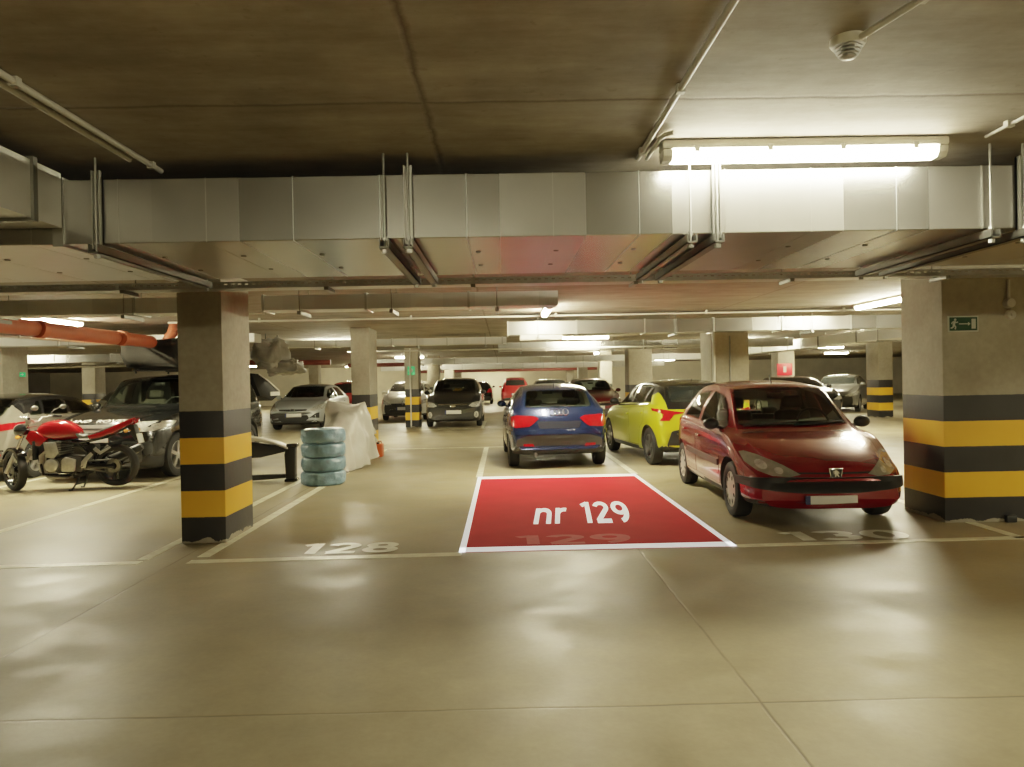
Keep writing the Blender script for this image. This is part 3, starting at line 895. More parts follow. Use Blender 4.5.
# ---- ceiling services
def duct_x(x0, x1, y0, y1, z0, z1, pitch, label, m=None, group=None, flange=.02, hang=()):
    """galvanised duct running left to right, hung from the ceiling"""
    r = thing('ventilation_duct', label, 'duct', ((x0 + x1) / 2, (y0 + y1) / 2, z0), 0, group)
    hx, hy = (x1 - x0) / 2, (y1 - y0) / 2; hz = z1 - z0
    b = MB(); b.box(-hx, hx, -hy, hy, 0, hz); b.build('duct_casing', m or DUCT, r, smooth=0)
    if pitch:
        b = MB(); x = -hx
        while x <= hx + .01:
            b.box(x - .012, x + .012, -hy - flange, hy + flange, -flange * .7, hz + .012); x += pitch
        build_each(b, 'flange', GALV, r, 0)
    for x in hang:
        q = MB(); xx = x - (x0 + x1) / 2
        q.box(xx - .02, xx + .02, -hy - .05, hy + .05, -.055, -.018)
        q.build('hanger', GALVD, r, smooth=0)
        for sy in (-hy - .03, hy + .03):
            q = MB(); q.tube([(xx, sy, -.06), (xx, sy, H - z0 + .005)], .005, 6); q.build('hanger_rod', GALVD, r, smooth=0)
    return r
# the big duct overhead
big = thing('ventilation_duct', 'big flat galvanised duct crossing overhead in the foreground', 'duct', (0, 4.165, 2.195))
b = MB(); b.box(-7.5, 7.5, -.615, .615, 0, .31); b.build('duct_casing', DUCT, big, smooth=0, bevel=.004, seg=1)
seam = MB()
x = -7.3
while x < 7.4:
    seam.box(x - .002, x + .002, -.6165, .6165, -.0015, .3115); x += .42
build_each(seam, 'panel_seam', GALV, big, 0)
b = MB()
for i in range(36):
    x = -7.2 + i * .42 - .06
    for y in (-.22, .24): b.lathe([(.015, 0), (.013, -.005), (.001, -.006)], 'z', (x, y, 0), 10)
build_each(b, 'stiffener_stud', GALVD, big)
def rail(x, twin=None, bolt=True):
    b = MB()
    b.box(x - .024, x + .024, -.68, .68, -.055, -.048); b.box(x - .024, x - .018, -.68, .68, -.055, -.012); b.box(x + .018, x + .024, -.68, .68, -.055, -.012)
    o = b.build('support_rail', GALVD, big, smooth=0)
    for y in (-.645, .645):
        q = MB()
        q.tube([(x, y, -.07), (x, y, H - 2.195)], .0055, 8)
        q.lathe([(.016, -.075), (.016, -.058)], 'z', (x, y, 0), 6); q.lathe([(.012, -.012), (.012, .004)], 'z', (x, y, 0), 6)
        q.build('threaded_rod', GALV, big, smooth=30)
    return o
for x in (-.555, .92, 2.385): rail(x)
for x in (-1.93, -.44, 1.05, 2.545):
    rail(x)
    b = MB(); b.box(x - .02, x + .02, -.632, -.618, -.03, .345); b.box(x - .02, x - .014, -.65, -.618, -.03, .345); b.box(x + .014, x + .02, -.65, -.618, -.03, .345)
    b.build('channel_upright', GALV, big, smooth=0)
b = MB(); b.box(-2.15, -2.10, -.628, .628, -.012, .322); b.box(-4.7, -4.65, -.628, .628, -.012, .322); build_each(b, 'flange', GALV, big, 0)
# branch towards the camera on the left
br = thing('ventilation_duct', 'dark galvanised branch duct at the top left edge running towards the viewer', 'duct', (-2.9, 2.35, 2.27))
b = MB(); b.box(-.80, .80, -1.4, 1.18, 0, .26); b.build('duct_casing', DUCT2, br, smooth=0)
b = MB(); b.box(-.815, .815, .95, .98, -.015, .275); b.box(-.815, .815, -.3, -.27, -.015, .275); build_each(b, 'flange', GALVD, br, 0)
# cable tray with slots
tr = thing('cable_tray', 'slotted zinc cable tray crossing in front of the pillar tops', 'cable tray', (0, 6.62, 2.36))
b = MB(); hx = 9.5
b.box(-hx, hx, -.10, .10, 0, .004)
for y in (-.102, .098):
    b.box(-hx, hx, y, y + .004, 0, .020); b.box(-hx, hx, y, y + .004, .042, .060)
    x = -hx
    while x < hx:
        b.box(x, x + .032, y, y + .004, .02, .042); x += .062
b.build('tray', GALV, tr, smooth=0)
for x in (-5.3, -3.35, -1.55, -.25, 1.2, 2.6, 4.0):
    q = MB(); q.box(x - .02, x + .02, -.13, .13, -.03, -.001); q.tube([(x, .115, -.03), (x, .115, H - 2.36)], .006, 6); q.build('tray_hanger', GALVD, tr, smooth=0)
b = MB()
for k in range(5):
    pts = [(-hx + i * .7, -.06 + k * .028 + .006 * math.sin(i * 1.3 + k), .014 + .004 * (k % 2)) for i in range(28)]
    b.tube(pts, .009, 6)
build_each(b, 'cable', BLACKP, tr)

duct_x(-2.6, .62, 8.0, 8.34, 2.31, 2.47, 1.12, 'flat grey duct just behind the banded left pillar, ending near the middle', DUCT2, hang=(-2.2, -1.2, -.05))
duct_x(-8.5, -3.2, 8.0, 8.34, 2.30, 2.47, 1.5, 'flat grey duct left of the banded pillar above the orange pipe', DUCT2, hang=(-7.2, -5.6, -4.1))
b2 = thing('ventilation_duct', 'grey duct stub at the left edge sloping away under the tray', 'duct', (-5.85, 7.4, 2.2)); b = MB(); b.box(-.35, .35, -.56, .50, 0, .22); b.build('duct_casing', DUCT2, b2, smooth=0)
b = MB(); b.box(-.365, .365, .42, .48, -.015, .235); b.build('flange', GALV, b2, smooth=0)
d3 = duct_x(.10, 8.3, 12.2, 12.6, 2.25, 2.47, 1.15, 'bright galvanised duct crossing behind the lamp over the blue car', DUCT, hang=(.6, 2.9, 5.2, 7.4))
b = MB(); b.box(-3.9, -3.18, -.18, .18, -.09, 0); b.build('outlet_box', WHITEP, d3, bevel=.01)
duct_x(-.1, 7.85, 19.6, 20.0, 2.27, 2.50, 1.3, 'long galvanised duct on the far side of the aisle, below the nearer bright duct', DUCT, hang=(.5, 3, 5.5))
duct_x(-5.2, .1, 17.2, 17.6, 2.36, 2.52, 1.3, 'thin grey duct crossing above the covered motorcycle pillar', DUCT2, hang=(-4.4, -2, -.4))
duct_x(-9.6, -4.6, 13.6, 14.0, 2.30, 2.46, 1.4, 'pale duct crossing above the bundled tarpaulin', DUCT2, hang=(-8, -6, -4.9))
duct_x(-16, -6.4, 21.0, 21.5, 2.24, 2.46, 1.6, 'silver duct far left above the black off-roader', DUCT, hang=(-14, -11, -8))
duct_x(-5, 9, 27.2, 27.7, 2.14, 2.36, 1.6, 'far galvanised duct over the maroon car', DUCT2, hang=(-3, 2, 6))
duct_x(-6, 8, 36, 36.6, 2.06, 2.32, 2.0, 'farthest grey duct before the bright end wall', DUCT2, hang=(-3, 1, 5))
dy = thing('ventilation_duct', 'dark duct running away on the right above the grey cars', 'duct', (8.3, 19.4, 2.2)); b = MB(); b.box(-.3, .3, -6.6, 6.4, 0, .25); b.build('duct_casing', DUCT2, dy, smooth=0)
b = MB()
for y in (-5, -3, -1, 1, 3, 5): b.box(-.315, .315, y - .015, y + .015, -.015, .265)
build_each(b, 'flange', GALVD, dy, 0)
b = MB()
for y in (-4, 0, 4): b.tube([(-.33, y, -.03), (-.33, y, H - 2.2)], .008, 6); b.tube([(.33, y, -.03), (.33, y, H - 2.2)], .008, 6); b.box(-.35, .35, y - .02, y + .02, -.04, -.015)
build_each(b, 'hanger_bar', GALVD, dy, 0)

def pipe(name, pts, r, m, label, cat, clips=(), clipm=None, collars=(), group=None, clipr=None):
    c = Vector(pts[0])
    if not clips and not collars:
        b = MB(); b.tube([Vector(p) - c for p in pts], r, 12); o = b.build(name, m, None, c); return tag(o, label, cat, group)
    r0 = thing(name, label, cat, c, 0, group)
    b = MB(); b.tube([Vector(p) - c for p in pts], r, 12); b.build('tube', m, r0)
    for p in clips:
        q = Vector(p) - c; b = MB(); b.box(q.x - .016, q.x + .016, q.y - .014, q.y + .014, q.z - r - .004, H - c.z + .002 if H - p[2] < .12 else q.z + r + .01)
        b.build('clip', clipm or m, r0)
    for a, e, rr in collars:
        b = MB(); b.tube([Vector(a) - c, Vector(e) - c], rr, 14); b.build('collar', clipm or m, r0)
    return r0
zc = H - .016
pipe('conduit', [(.69, .8, zc), (.69, 3.62, zc)], .012, CONDUIT, 'pale conduit on the ceiling running away towards the left end of the lit lamp', 'conduit', [(.69, 1.6, zc), (.69, 2.75, zc), (.69, 3.5, zc)])
pipe('conduit', [(.735, 3.62, zc), (.735, 3.45, zc), (.735, 3.32, zc), (.75, 3.26, zc), (.78, 3.24, zc)], .010, CONDUIT, 'short curved conduit entering the left end of the lit lamp', 'conduit')
pipe('conduit', [(-1.70, .9, zc), (-1.70, 3.7, zc)], .013, CONDUIT, 'right one of two parallel conduits on the dark ceiling at upper left', 'conduit', [(-1.70, 2.6, zc), (-1.70, 3.6, zc)])
pipe('conduit', [(-1.755, .9, zc), (-1.755, 3.5, zc)], .013, CONDUIT, 'left one of two parallel conduits on the dark ceiling at upper left', 'conduit', [(-1.755, 2.55, zc)])
pipe('conduit', [(1.17, 2.33, H - .022), (1.55, .9, H - .022)], .011, CONDUIT, 'short conduit leading to the smoke detector at upper right', 'conduit', [(1.233, 2.1, zc)])
pipe('conduit', [(2.25, 2.3, zc), (2.26, 3.36, zc)], .008, CONDUIT, 'conduit on the ceiling at the right edge', 'conduit', [(2.255, 3.2, zc)])
pipe('conduit', [(-5.5, 12.1, 2.55), (9.5, 12.1, 2.55)], .016, CONDUIT, 'thin pale conduit crossing the ceiling above the bright galvanised duct', 'conduit', [(x, 12.1, 2.55) for x in (-4, -1.5, .9, 3.4, 5.7)])
pipe('conduit', [(-9.3, 10.5, 2.52), (-3.4, 10.5, 2.52)], .014, CONDUIT, 'white conduit crossing left of the banded pillar above the orange pipe', 'conduit', [(-8, 10.5, 2.52), (-6.3, 10.5, 2.52), (-4.9, 10.5, 2.52)])
pipe('conduit', [(-6.35, 8.6, 2.17), (-6.2, 12.6, 2.21)], .016, CONDUIT, 'pale conduit hanging below the orange drain pipe', 'conduit', [(-6.3, 9.6, 2.18), (-6.25, 11, 2.2)])
pipe('conduit', [(-4, 18.9, 2.30), (6, 18.9, 2.30)], .022, CONDUIT, 'pale pipe crossing far behind the covered motorcycle pillar', 'pipe')
pipe('drain_pipe', [(-6.13, 8.48, 2.30), (-6.02, 12.6, 2.27)], .105, ORANGE, 'thick orange drain pipe hanging at the left', 'pipe',
     collars=[((-6.06, 9.6, 2.287), (-6.055, 9.72, 2.286), .118), ((-5.98, 11.5, 2.275), (-5.976, 11.62, 2.275), .118)], clipm=ORANGED)
pipe('drain_pipe', [(-5.85, 12.8, 2.28), (-5.80, 12.8, 2.36), (-5.74, 12.82, 2.44), (-5.73, 12.85, 2.598)], .085, ORANGE, 'orange pipe elbow rising into the ceiling beside the banded pillar', 'pipe',
     collars=[((-5.735, 12.83, 2.45), (-5.735, 12.84, 2.49), .10)], clipm=ORANGED)
pipe('sprinkler_pipe', [(-11.5, 25.1, 2.30), (-5.9, 25.1, 2.22)], .09, REDPIPE, 'dull red pipe far behind the banded left pillar', 'pipe')
pipe('sprinkler_pipe', [(-5.5, 26, 2.12), (-3.4, 26, 2.12)], .07, REDPIPE, 'short dull red pipe left of the covered motorcycle pillar', 'pipe')
pipe('sprinkler_pipe', [(-6, 46.5, 2.12), (6, 46.5, 2.12)], .09, REDPIPE, 'long rust red pipe along the top of the bright end wall', 'pipe')
pipe('sprinkler_pipe', [(-17, 23.5, 2.2), (-10.5, 23.5, 2.2)], .05, GALV, 'silver pipe far left under the silver duct', 'pipe')

# fluorescent lamps
def lamp(x, y, label, along='x', L=1.27, m=None, zt=H, w=.105, group='ceiling lamps'):
    r = thing('ceiling_lamp', label, 'lamp', (x, y, zt), 0 if along == 'x' else PI / 2, group)
    hl = L / 2
    b = MB(); b.box(-hl, hl, -w / 2, w / 2, -.045, 0); b.build('housing', WHITEP, r, bevel=.012)
    prof = [(-w / 2 + .004, -.045), (-w / 2 + .008, -.075), (-w / 2 + .025, -.095), (w / 2 - .025, -.095), (w / 2 - .008, -.075), (w / 2 - .004, -.045)]
    b = MB(); b.prism(prof, 'x', -hl + .05, hl - .05); b.build('diffuser', m or TUBE, r, smooth=30)
    for s in (-1, 1):
        b = MB(); b.prism(prof, 'x', s * (hl - .05), s * (hl - .004)); b.build('end_cap', WHITEP, r, smooth=30, bevel=.004)
    for k in range(4):
        xx = -hl + .16 + k * (L - .32) / 3
        for s in (-1, 1):
            b = MB(); b.box(xx - .012, xx + .012, s * w / 2 - .004, s * w / 2 + .004, -.06, -.03); b.build('clip', GALV, r)
    return r
lamp(1.43, 3.425, 'long lit fluorescent lamp on the ceiling in front of the big duct', L=1.34, m=TUBE_NEAR)
lamp(-6.85, 11.2, 'lit lamp beside the orange drain pipe at left', 'y', 1.57)
lamp(.69, 11.2, 'small looking lit lamp seen end-on above the blue car', 'y', 1.27)
lamp(5.66, 10.8, 'lit lamp half hidden by the wide right pillar', 'y', 1.57)
lamp(-4.35, 18.6, 'lit lamp left of the covered motorcycle pillar')
lamp(2.1, 18.5, 'lit lamp under the bright galvanised duct over the lime hatchback')
lamp(-3.95, 31, 'small bright lamp over the dark people carrier')
lamp(3.9, 30, 'small bright lamp over the maroon car', 'y')
lamp(6.95, 21.6, 'added fill lamp hidden behind the pillar that rises over the red hatchback roof')  # extra lamp, added to brighten the far pillar behind the lime car
lamp(9.6, 18.6, 'lit lamp above the red hatchback roof far right')
lamp(13, 29, 'bright lamp beside the lit pale pillar with the red sign')
lamp(-14.5, 19, 'added fill lamp far left behind the beige hatchback')  # no known lamp here, added for light at the far left
for x, y, al, lb in ((-13.5, 11.2, 'y', 'lit ceiling lamp outside the left edge, over the row of the beige hatchback'), (12.6, 11.2, 'y', 'lit ceiling lamp outside the right edge behind the wide pillar'),
        (8.2, 3.4, 'x', 'lit ceiling lamp outside the right edge, in line with the big duct'), (5, -4.5, 'x', 'lit ceiling lamp behind the viewer on the right'),
        (-1.5, -6.5, 'x', 'added unseen fill lamp far behind the viewer on the left'), (-3.6, 38.5, 'x', 'tiny bright lamp over the people carrier, right of the green sign pillar'), (2.5, 43, 'x', 'tiny lit lamp far off above the roof of the blue car'),  # the lamp far behind the viewer is added to lift ceiling and duct
        (-1, 49.5, 'x', 'tiny lit lamp close to the bright end wall'), (-9.5, 47, 'x', 'tiny lit lamp far off, just left of the covered motorcycle pillar'),
        (10, 45, 'x', 'tiny lit lamp far off over the roof of the lime hatchback'), (18, 26, 'y', 'lit lamp hidden behind the wide right pillar'),
        (17, 37, 'x', 'short bright lamp over the graphite grey car at far right'), (-19, 27, 'x', 'lit lamp far left, hidden behind the dark left edge pillar'),
        (-14, 41, 'x', 'tiny lit lamp right beside the banded left pillar, over the bundled tarpaulin'), (8, 36, 'x', 'short lit lamp left of the pillar behind the red hatchback')):
    lamp(x, y, lb, al)
# smoke detector
sd = thing('smoke_detector', 'round white smoke detector on the ceiling at upper right', 'smoke detector', (1.155, 2.39, H))
b = MB(); b.lathe([(.001, 0), (.056, 0), (.056, -.018), (.050, -.028)], 'z', n=32); b.lathe([(.050, -.028), (.001, -.028)], 'z', n=32); b.build('base', WHITEP, sd)
b = MB()
for r_, z_ in ((.043, -.032), (.038, -.042), (.032, -.052), (.024, -.060)): b.lathe([(r_, z_), (r_, z_ - .005), (r_ * .6, z_ - .005), (r_ * .6, z_)], 'z', n=28, closed=True)
b.lathe([(.020, -.028), (.020, -.066), (.001, -.068)], 'z', n=20); b.build('sensor_cage', GALV, sd)

# exit sign on the wide pillar
ex = thing('exit_sign', 'dark green exit sign with running man, arrow and door on the wide right pillar', 'sign', (4.55, 7.156, 1.965))
b = MB(); b.box(-.150, .150, -.008, .004, -.078, .078); b.build('sign_frame', SIGNW, ex)
b = MB(); b.box(-.138, .138, -.011, -.007, -.066, .066); b.build('sign_face', SIGNG, ex)
b = MB(); yy = (-.0135, -.0105)
def ln(p, q, w):
    p, q = Vector(p), Vector(q); d = (q - p).normalized(); n = Vector((-d.y, d.x)) * w / 2
    b.prism([tuple(p + n), tuple(q + n), tuple(q - n), tuple(p - n)], 'y', *yy)
b.prism([(.012 * math.cos(i * PI / 6) - .083, .012 * math.sin(i * PI / 6) + .042) for i in range(12)], 'y', *yy)
for p, q, w in (((-.088, .028), (-.098, -.012), .022), ((-.098, -.012), (-.078, -.026), .013), ((-.078, -.026), (-.084, -.052), .012), ((-.098, -.012), (-.108, -.036), .013), ((-.108, -.036), (-.128, -.040), .012),
                ((-.086, .024), (-.066, .012), .010), ((-.066, .012), (-.056, .022), .009), ((-.090, .024), (-.112, .018), .010), ((-.112, .018), (-.118, .0), .009)): ln(p, q, w)
ln((-.045, 0), (.055, 0), .009); b.prism([(.045, -.018), (.068, 0), (.045, .018)], 'y', *yy)
b.box(.080, .120, *yy, -.048, .048)
b.build('pictogram', SIGNW, ex, smooth=0)
# socket boxes on the pillar
jb = thing('junction_box', 'round switch boxes on a pipe drop at the right edge of the wide pillar', 'switch', (5.0, 7.16, 2.09))
b = MB(); b.tube([(0, -.02, .10), (0, -.02, .30)], .014, 10); b.build('pipe_drop', CONDUIT, jb)
b = MB(); b.lathe([(.001, -.06), (.042, -.06), (.050, -.045), (.050, 0)], 'y', (0, 0, .07), 24); b.build('upper_box', CONDUIT, jb)
b = MB(); b.lathe([(.001, -.05), (.040, -.05), (.046, -.04), (.046, 0)], 'y', (.012, 0, -.045), 24); b.box(.0, .024, -.065, -.05, -.06, -.03); b.build('lower_box', CONDUIT, jb)
fp = MB(); fp.box(-.05, .05, -.05, .0, 0, .07); o = fp.build('floor_box', BLACKP, None, (4.98, 7.155, .0), bevel=.01); tag(o, 'small black box on the floor at the foot of the wide right pillar', 'box')

def green_sign(x, y, z, w, hh, label):
    r = thing('exit_sign', label, 'sign', (x, y, z))
    b = MB(); b.box(-w / 2, w / 2, -.012, .012, -hh / 2, hh / 2); b.build('sign_face', GREENLIT, r)
    b = MB(); b.prism([(-w * .3, -.02 * hh / .2), (0, -.02 * hh / .2), (0, -hh * .3), (w * .3, 0), (0, hh * .3), (0, .02 * hh / .2), (-w * .3, .02 * hh / .2)], 'y', -.016, -.011); b.build('arrow', SIGNW, r)
    return r
green_sign(-2.98, 23.775, 1.86, .24, .28, 'lit green exit sign high on the pillar left of the people carrier')
green_sign(-9.72, 14.9, 1.80, .11, .09, 'tiny green exit light beside the dark pillar at the left edge')
pipe('conduit', [(-3.0, 23.70, .02), (-3.0, 23.70, 2.58)], .022, WHITEP, 'white vertical pipe on the front of the pillar left of the people carrier', 'pipe')
hy = thing('hydrant_sign', 'red hydrant cabinet plate on the brightly lit pale pillar', 'sign', (12.0, 30.97, 1.72)); b = MB(); b.box(-.32, .32, -.05, .02, -.25, .25); b.build('red_plate', mat('hydrant_red_glow', (.62, .02, .03), .4, emis=.25), hy, bevel=.01)  # red plate is no lamp; a faint glow is put into its colour
b = MB(); b.box(-.06, .06, -.055, -.049, -.12, .12); b.build('white_mark', SIGNW, hy)
pipe('conduit', [(4.23, 14.575, .02), (4.23, 14.575, 2.58)], .03, WHITEP, 'white vertical pipe at the left edge of the pillar behind the red hatchback', 'pipe')
pipe('downpipe', [(4.56, 14.585, .02), (4.56, 14.585, 2.3)], .018, GALVD, 'dark vertical pipe on the pillar behind the red hatchback', 'pipe')
# ------------------------------------------------------------------ cars
P_RED = paint('car_dark_red', (.235, .010, .016), .25, .25)
P_BLUE = paint('car_blue', (.014, .026, .085), .55, .26)
P_LIME = paint('car_lime', (.50, .52, .022), .3, .30)
LIME2 = twotone('car_lime_black_roof', (.50, .52, .022), (.012, .012, .013))
P_BLACK = paint('car_black', (.012, .013, .013), .3, .22)
P_GREY = paint('car_dark_grey', (.034, .036, .034), .5, .28)
P_SILVER = paint('car_silver', (.50, .54, .54), .35, .30)
P_MAROON = paint('car_maroon', (.11, .012, .014), .4, .28)
P_BEIGE = paint('car_beige', (.29, .27, .22), .5, .30)
P_WHITE = paint('car_white', (.78, .76, .68), .05, .30)
P_GRAPH = paint('car_graphite', (.20, .195, .175), .5, .30)
P_REDF = paint('car_red', (.42, .03, .03), .2, .30)
CLAD = mat('rub_strip', (.075, .035, .03), .55)

# -- dark red hatchback
d = dict(L=3.835, W=.826, H=1.435, nose=.64, cowl=.885, sA=1.03, sB=1.74, sC=3.32, zC=1.34, sD=3.70, zD=.95, belt=(.845, .935), fo=.80, wb=2.44, wr=.293,
         wins=[(None, None, 2.24, 2.20), (2.36, 2.31, 3.16, 2.96)], fwarp=.26, botf=.21, ant=1.85, antl=.10, wiper=True, mirm=BLACKP, smir=1.36,
         doors=[[(1.16, .30), (2.29, .30), (2.29, .87), (1.16, .835)], [(2.315, .30), (2.84, .30), (2.98, .58), (3.16, .70), (3.16, .91), (2.315, .875)]],
         handles=[(2.14, .77), (3.0, .80)], driver=1,
         twins=[('headlight', [(.32, .53), (.42, .505), (.56, .51), (.67, .55), (.735, .62), (.745, .705), (.70, .715), (.60, .685), (.46, .615)], 'F', LAMPG, .006, .012),
                ('taillight', [(.62, .62), (.80, .62), (.80, .92), (.66, .90)], 'B', REDL, .006, .012),
                ('lamp_reflector', fog((.62, .605), .045, .042), 'F', LAMPC, .009, 0), ('lamp_reflector', fog((.50, .56), .035, .030), 'F', LAMPC, .009, 0),
                ('bonnet_vent', [(.36, .99), (.60, .99), (.60, 1.02), (.36, 1.02)], 'T', BLACKP, .004, 0)],
         decals=[('bumper_strip', rounded([(-.86, .475), (-.4, .50), (.4, .50), (.86, .475), (.86, .415), (.55, .365), (.25, .335), (-.25, .335), (-.55, .365), (-.86, .415)], .03), 'F', BLACKP, .022, .03),
                 ('grille_slot', [(-.36, .535), (.36, .535), (.36, .552), (-.36, .552)], 'F', SEAM, .003, 0),
                 ('lower_grille', [(-.36, .20), (.36, .20), (.34, .25), (-.34, .25)], 'F', BLACKP, .004, 0),
                 ('bonnet', [(-.56, .30), (-.30, .14), (.30, .14), (.56, .30), (.68, 1.0), (-.68, 1.0)], 'T', P_RED, .003, .003)],
         sides=[('rub_strip', [(1.2, .50), (2.80, .52), (2.80, .585), (1.2, .57)], CLAD, .014, .012)])
red, Sh, D = make_car('hatchback_car', 'dark red five-door hatchback facing forward beside the wide right pillar', d, (3.24, 8.84, 0), R(-2.2), P_RED, rimm=HUBC, rim='cap')
plate(red, D, 'F', 0, .258, .50, .11)
b = MB(); p, nn, r = D.cast('F', 0, .545); b.prism([(-.068, .048), (.068, .048), (.052, -.05), (-.052, -.05)], 'y', -.012, .01); em = b.build('badge', CHROME, red, p + Vector((0, -.004, 0)), bevel=.006)
b = MB(); b.prism([(-.058, .040), (.058, .040), (.044, -.042), (-.044, -.042)], 'y', -.014, -.010); b.build('badge_field', BLACKP, em)
b = MB(); b.prism([(-.012, -.036), (.0, -.030), (.004, -.014), (.018, -.034), (.030, -.034), (.018, -.012), (.020, .004), (.036, -.004), (.022, .016), (.012, .022), (.0, .036), (-.016, .032), (-.012, .022), (-.026, .020), (-.034, .012), (-.014, .010), (-.020, .0), (-.034, -.004), (-.012, -.006)], 'y', -.018, -.013); b.build('lion_emblem', CHROME, em, smooth=0)

# -- blue hatchback
d = dict(L=3.954, W=.855, H=1.42, nose=.70, cowl=.97, sA=1.06, sB=1.80, sC=3.30, zC=1.345, sD=3.80, zD=1.015, belt=(.93, .985), fo=.80, wb=2.469, wr=.305, roofw=.68, tailcut=.17,
         wins=[(None, None, 2.45, 2.36), (2.56, 2.46, 3.18, 2.98)], ant=3.05, antl=.08, rwiper=(-.02, .30), rwb=.0, rwk=.68,
         doors=[[(1.2, .30), (2.52, .30), (2.52, .96), (1.2, .90)]], handles=[(2.36, .84)],
         twins=[('taillight', [(.345, .845), (.42, .888), (.70, .90), (.83, .88), (.83, .74), (.72, .70), (.50, .715), (.42, .77)], 'B', REDL, .008, .015),
                ('rear_reflector', [(.42, .385), (.60, .395), (.60, .43), (.44, .43)], 'B', REDL, .004, .008),
                ('headlight', [(.45, .62), (.80, .62), (.80, .72), (.55, .72)], 'F', LAMPC, .006, .01)],
         decals=[('plate_recess', rounded([(-.37, .80), (-.33, .68), (.33, .68), (.37, .80)], .02), 'B', mat('recess_blue', (.008, .010, .022), .4), .003, 0),
                 ('tailgate_seam', [(-.80, .615), (.80, .615), (.80, .624), (-.80, .624)], 'B', SEAM, .003, 0),
                 ('lower_bumper', rounded([(-.78, .26), (.78, .26), (.74, .37), (-.74, .37)], .03), 'B', mat('lower_bumper_grey', (.045, .046, .05), .5), .005, .01),
                 ('bumper_ledge', rounded([(-.84, .585), (.84, .585), (.84, .645), (-.84, .645)], .02), 'B', P_BLUE, .022, .03)],)
blue, Sh, D = make_car('hatchback_car', 'blue small hatchback seen from behind, parked just beyond the red bay', d, (.86, 14.02, 0), PI + R(1.8), P_BLUE, rim=5, rimm=ALLOY)
rings_badge(blue, D, 'B', 0, .945, .048, 4, .072, CHROME, 'rings_badge')
b = MB(); b.tube([(.40, 1.80, .25), (.40, 1.965, .25)], .03, 12); b.build('exhaust_tip', DALLOY, blue)

# -- lime hatchback with black roof
d = dict(L=4.04, W=.8875, H=1.45, nose=.72, cowl=.98, sA=1.10, sB=1.90, sC=3.42, zC=1.37, sD=3.84, zD=1.03, belt=(.93, 1.03), fo=.83, wb=2.58, wr=.318, roofw=.67, tailcut=.22,
         wins=[(None, None, 2.30, 2.26), (2.37, 2.33, 3.02, 2.96), (3.08, 3.03, 3.42, 3.10)], ant=3.2, antl=.05, rwglass=GLASSO, 
         doors=[[(1.24, .30), (2.33, .30), (2.33, .95), (1.24, .90)], [(2.355, .30), (2.86, .30), (3.0, .62), (3.2, .74), (3.2, .99), (2.355, .955)]], handles=[(2.2, .83), (3.06, .88)], swglass=GLASSD, mirm=BLACKP,
         twins=[('taillight', [(.36, .895), (.60, .93), (.845, .975), (.845, .93), (.74, .875), (.80, .77), (.66, .77), (.58, .865)], 'B', REDL, .010, .015),
                ('headlight', [(.45, .64), (.82, .66), (.82, .76), (.55, .72)], 'F', LAMPC, .006, .01)],
         decals=[('light_bar', [(-.40, .885), (.40, .885), (.40, .940), (-.40, .940)], 'B', REDLD, .008, .01),
                 ('rear_diffuser', rounded([(-.62, .27), (.62, .27), (.72, .38), (.64, .60), (.45, .64), (-.45, .64), (-.64, .60), (-.72, .38)], .03), 'B', BLACKP, .010, .012),
                 ('skid_strip', [(-.50, .33), (.50, .33), (.46, .37), (-.46, .37)], 'B', ALLOY, .016, .01)],
         sides=[('window_trim', [(1.45, .955), (3.4, 1.035), (3.4, 1.052), (1.45, .972)], CHROME, .007, .008), ('sill_trim', [(1.2, .22), (2.85, .22), (2.85, .29), (1.2, .29)], BLACKP, .006, .01)])
lime, Sh, D = make_car('hatchback_car', 'lime yellow hatchback with a black roof, parked between the blue car and the red one', d, (3.17, 13.98, 0), PI + R(6.6), LIME2, rim=5, rimm=DALLOY)
car_text(lime, D, 'H', 'B', -.30, .912, .05, .03, WHITEP, 'badge_letter', .012)
car_text(lime, D, 'HYUNDAI', 'B', 0, .912, .42, .026, WHITEP, 'tail_lettering', .012)
plate(lime, D, 'B', 0, .74)
# bright lines that frame the side glass
hL = 2.02
for sx in (-1, 1):
    pts = []
    for i in range(20):
        s = 1.42 + i * (3.05 - 1.42) / 19; z = Sh.top(s) - .098; p, nn, r = D.cast('R' if sx > 0 else 'L', s, z); pts.append(p + nn * .004)
    b = MB(); b.tube(pts, .012, 6); b.build('roof_line_trim', CHROME, lime)

# -- dark people carrier facing forward
d = dict(L=4.38, W=.925, H=1.61, nose=.86, cowl=1.10, sA=.98, sB=1.95, sC=3.7, zC=1.52, sD=4.2, zD=1.08, belt=(1.02, 1.08), fo=.88, wb=2.64, wr=.325, roofw=.72,
         wins=[(None, None, 2.4, 2.36), (2.5, 2.46, 3.3, 3.25), (3.38, 3.32, 3.95, 3.7)], wsglass=GLASSD,
         doors=[[(1.3, .32), (2.44, .32), (2.44, 1.03), (1.3, 1.0)], [(2.47, .32), (3.0, .32), (3.3, .8), (3.3, 1.05), (2.47, 1.035)]], handles=[(2.3, .93), (3.2, .95)],
         twins=[('headlight', rounded([(.50, .70), (.62, .66), (.84, .68), (.88, .80), (.80, .84), (.60, .78)], .03), 'F', LAMPC, .008, .012), ('fog_lamp', fog((.74, .42), .07, .10), 'F', LAMPC, .006, .01)],
         decals=[('grille', rounded([(-.46, .66), (.46, .66), (.50, .74), (-.50, .74)], .02), 'F', BLACKP, .004, 0), ('grille_bar', [(-.46, .735), (.46, .735), (.46, .755), (-.46, .755)], 'F', CHROME, .008, .01),
                 ('lower_grille', rounded([(-.60, .28), (.60, .28), (.55, .38), (-.55, .38)], .03), 'F', BLACKP, .004, 0)])
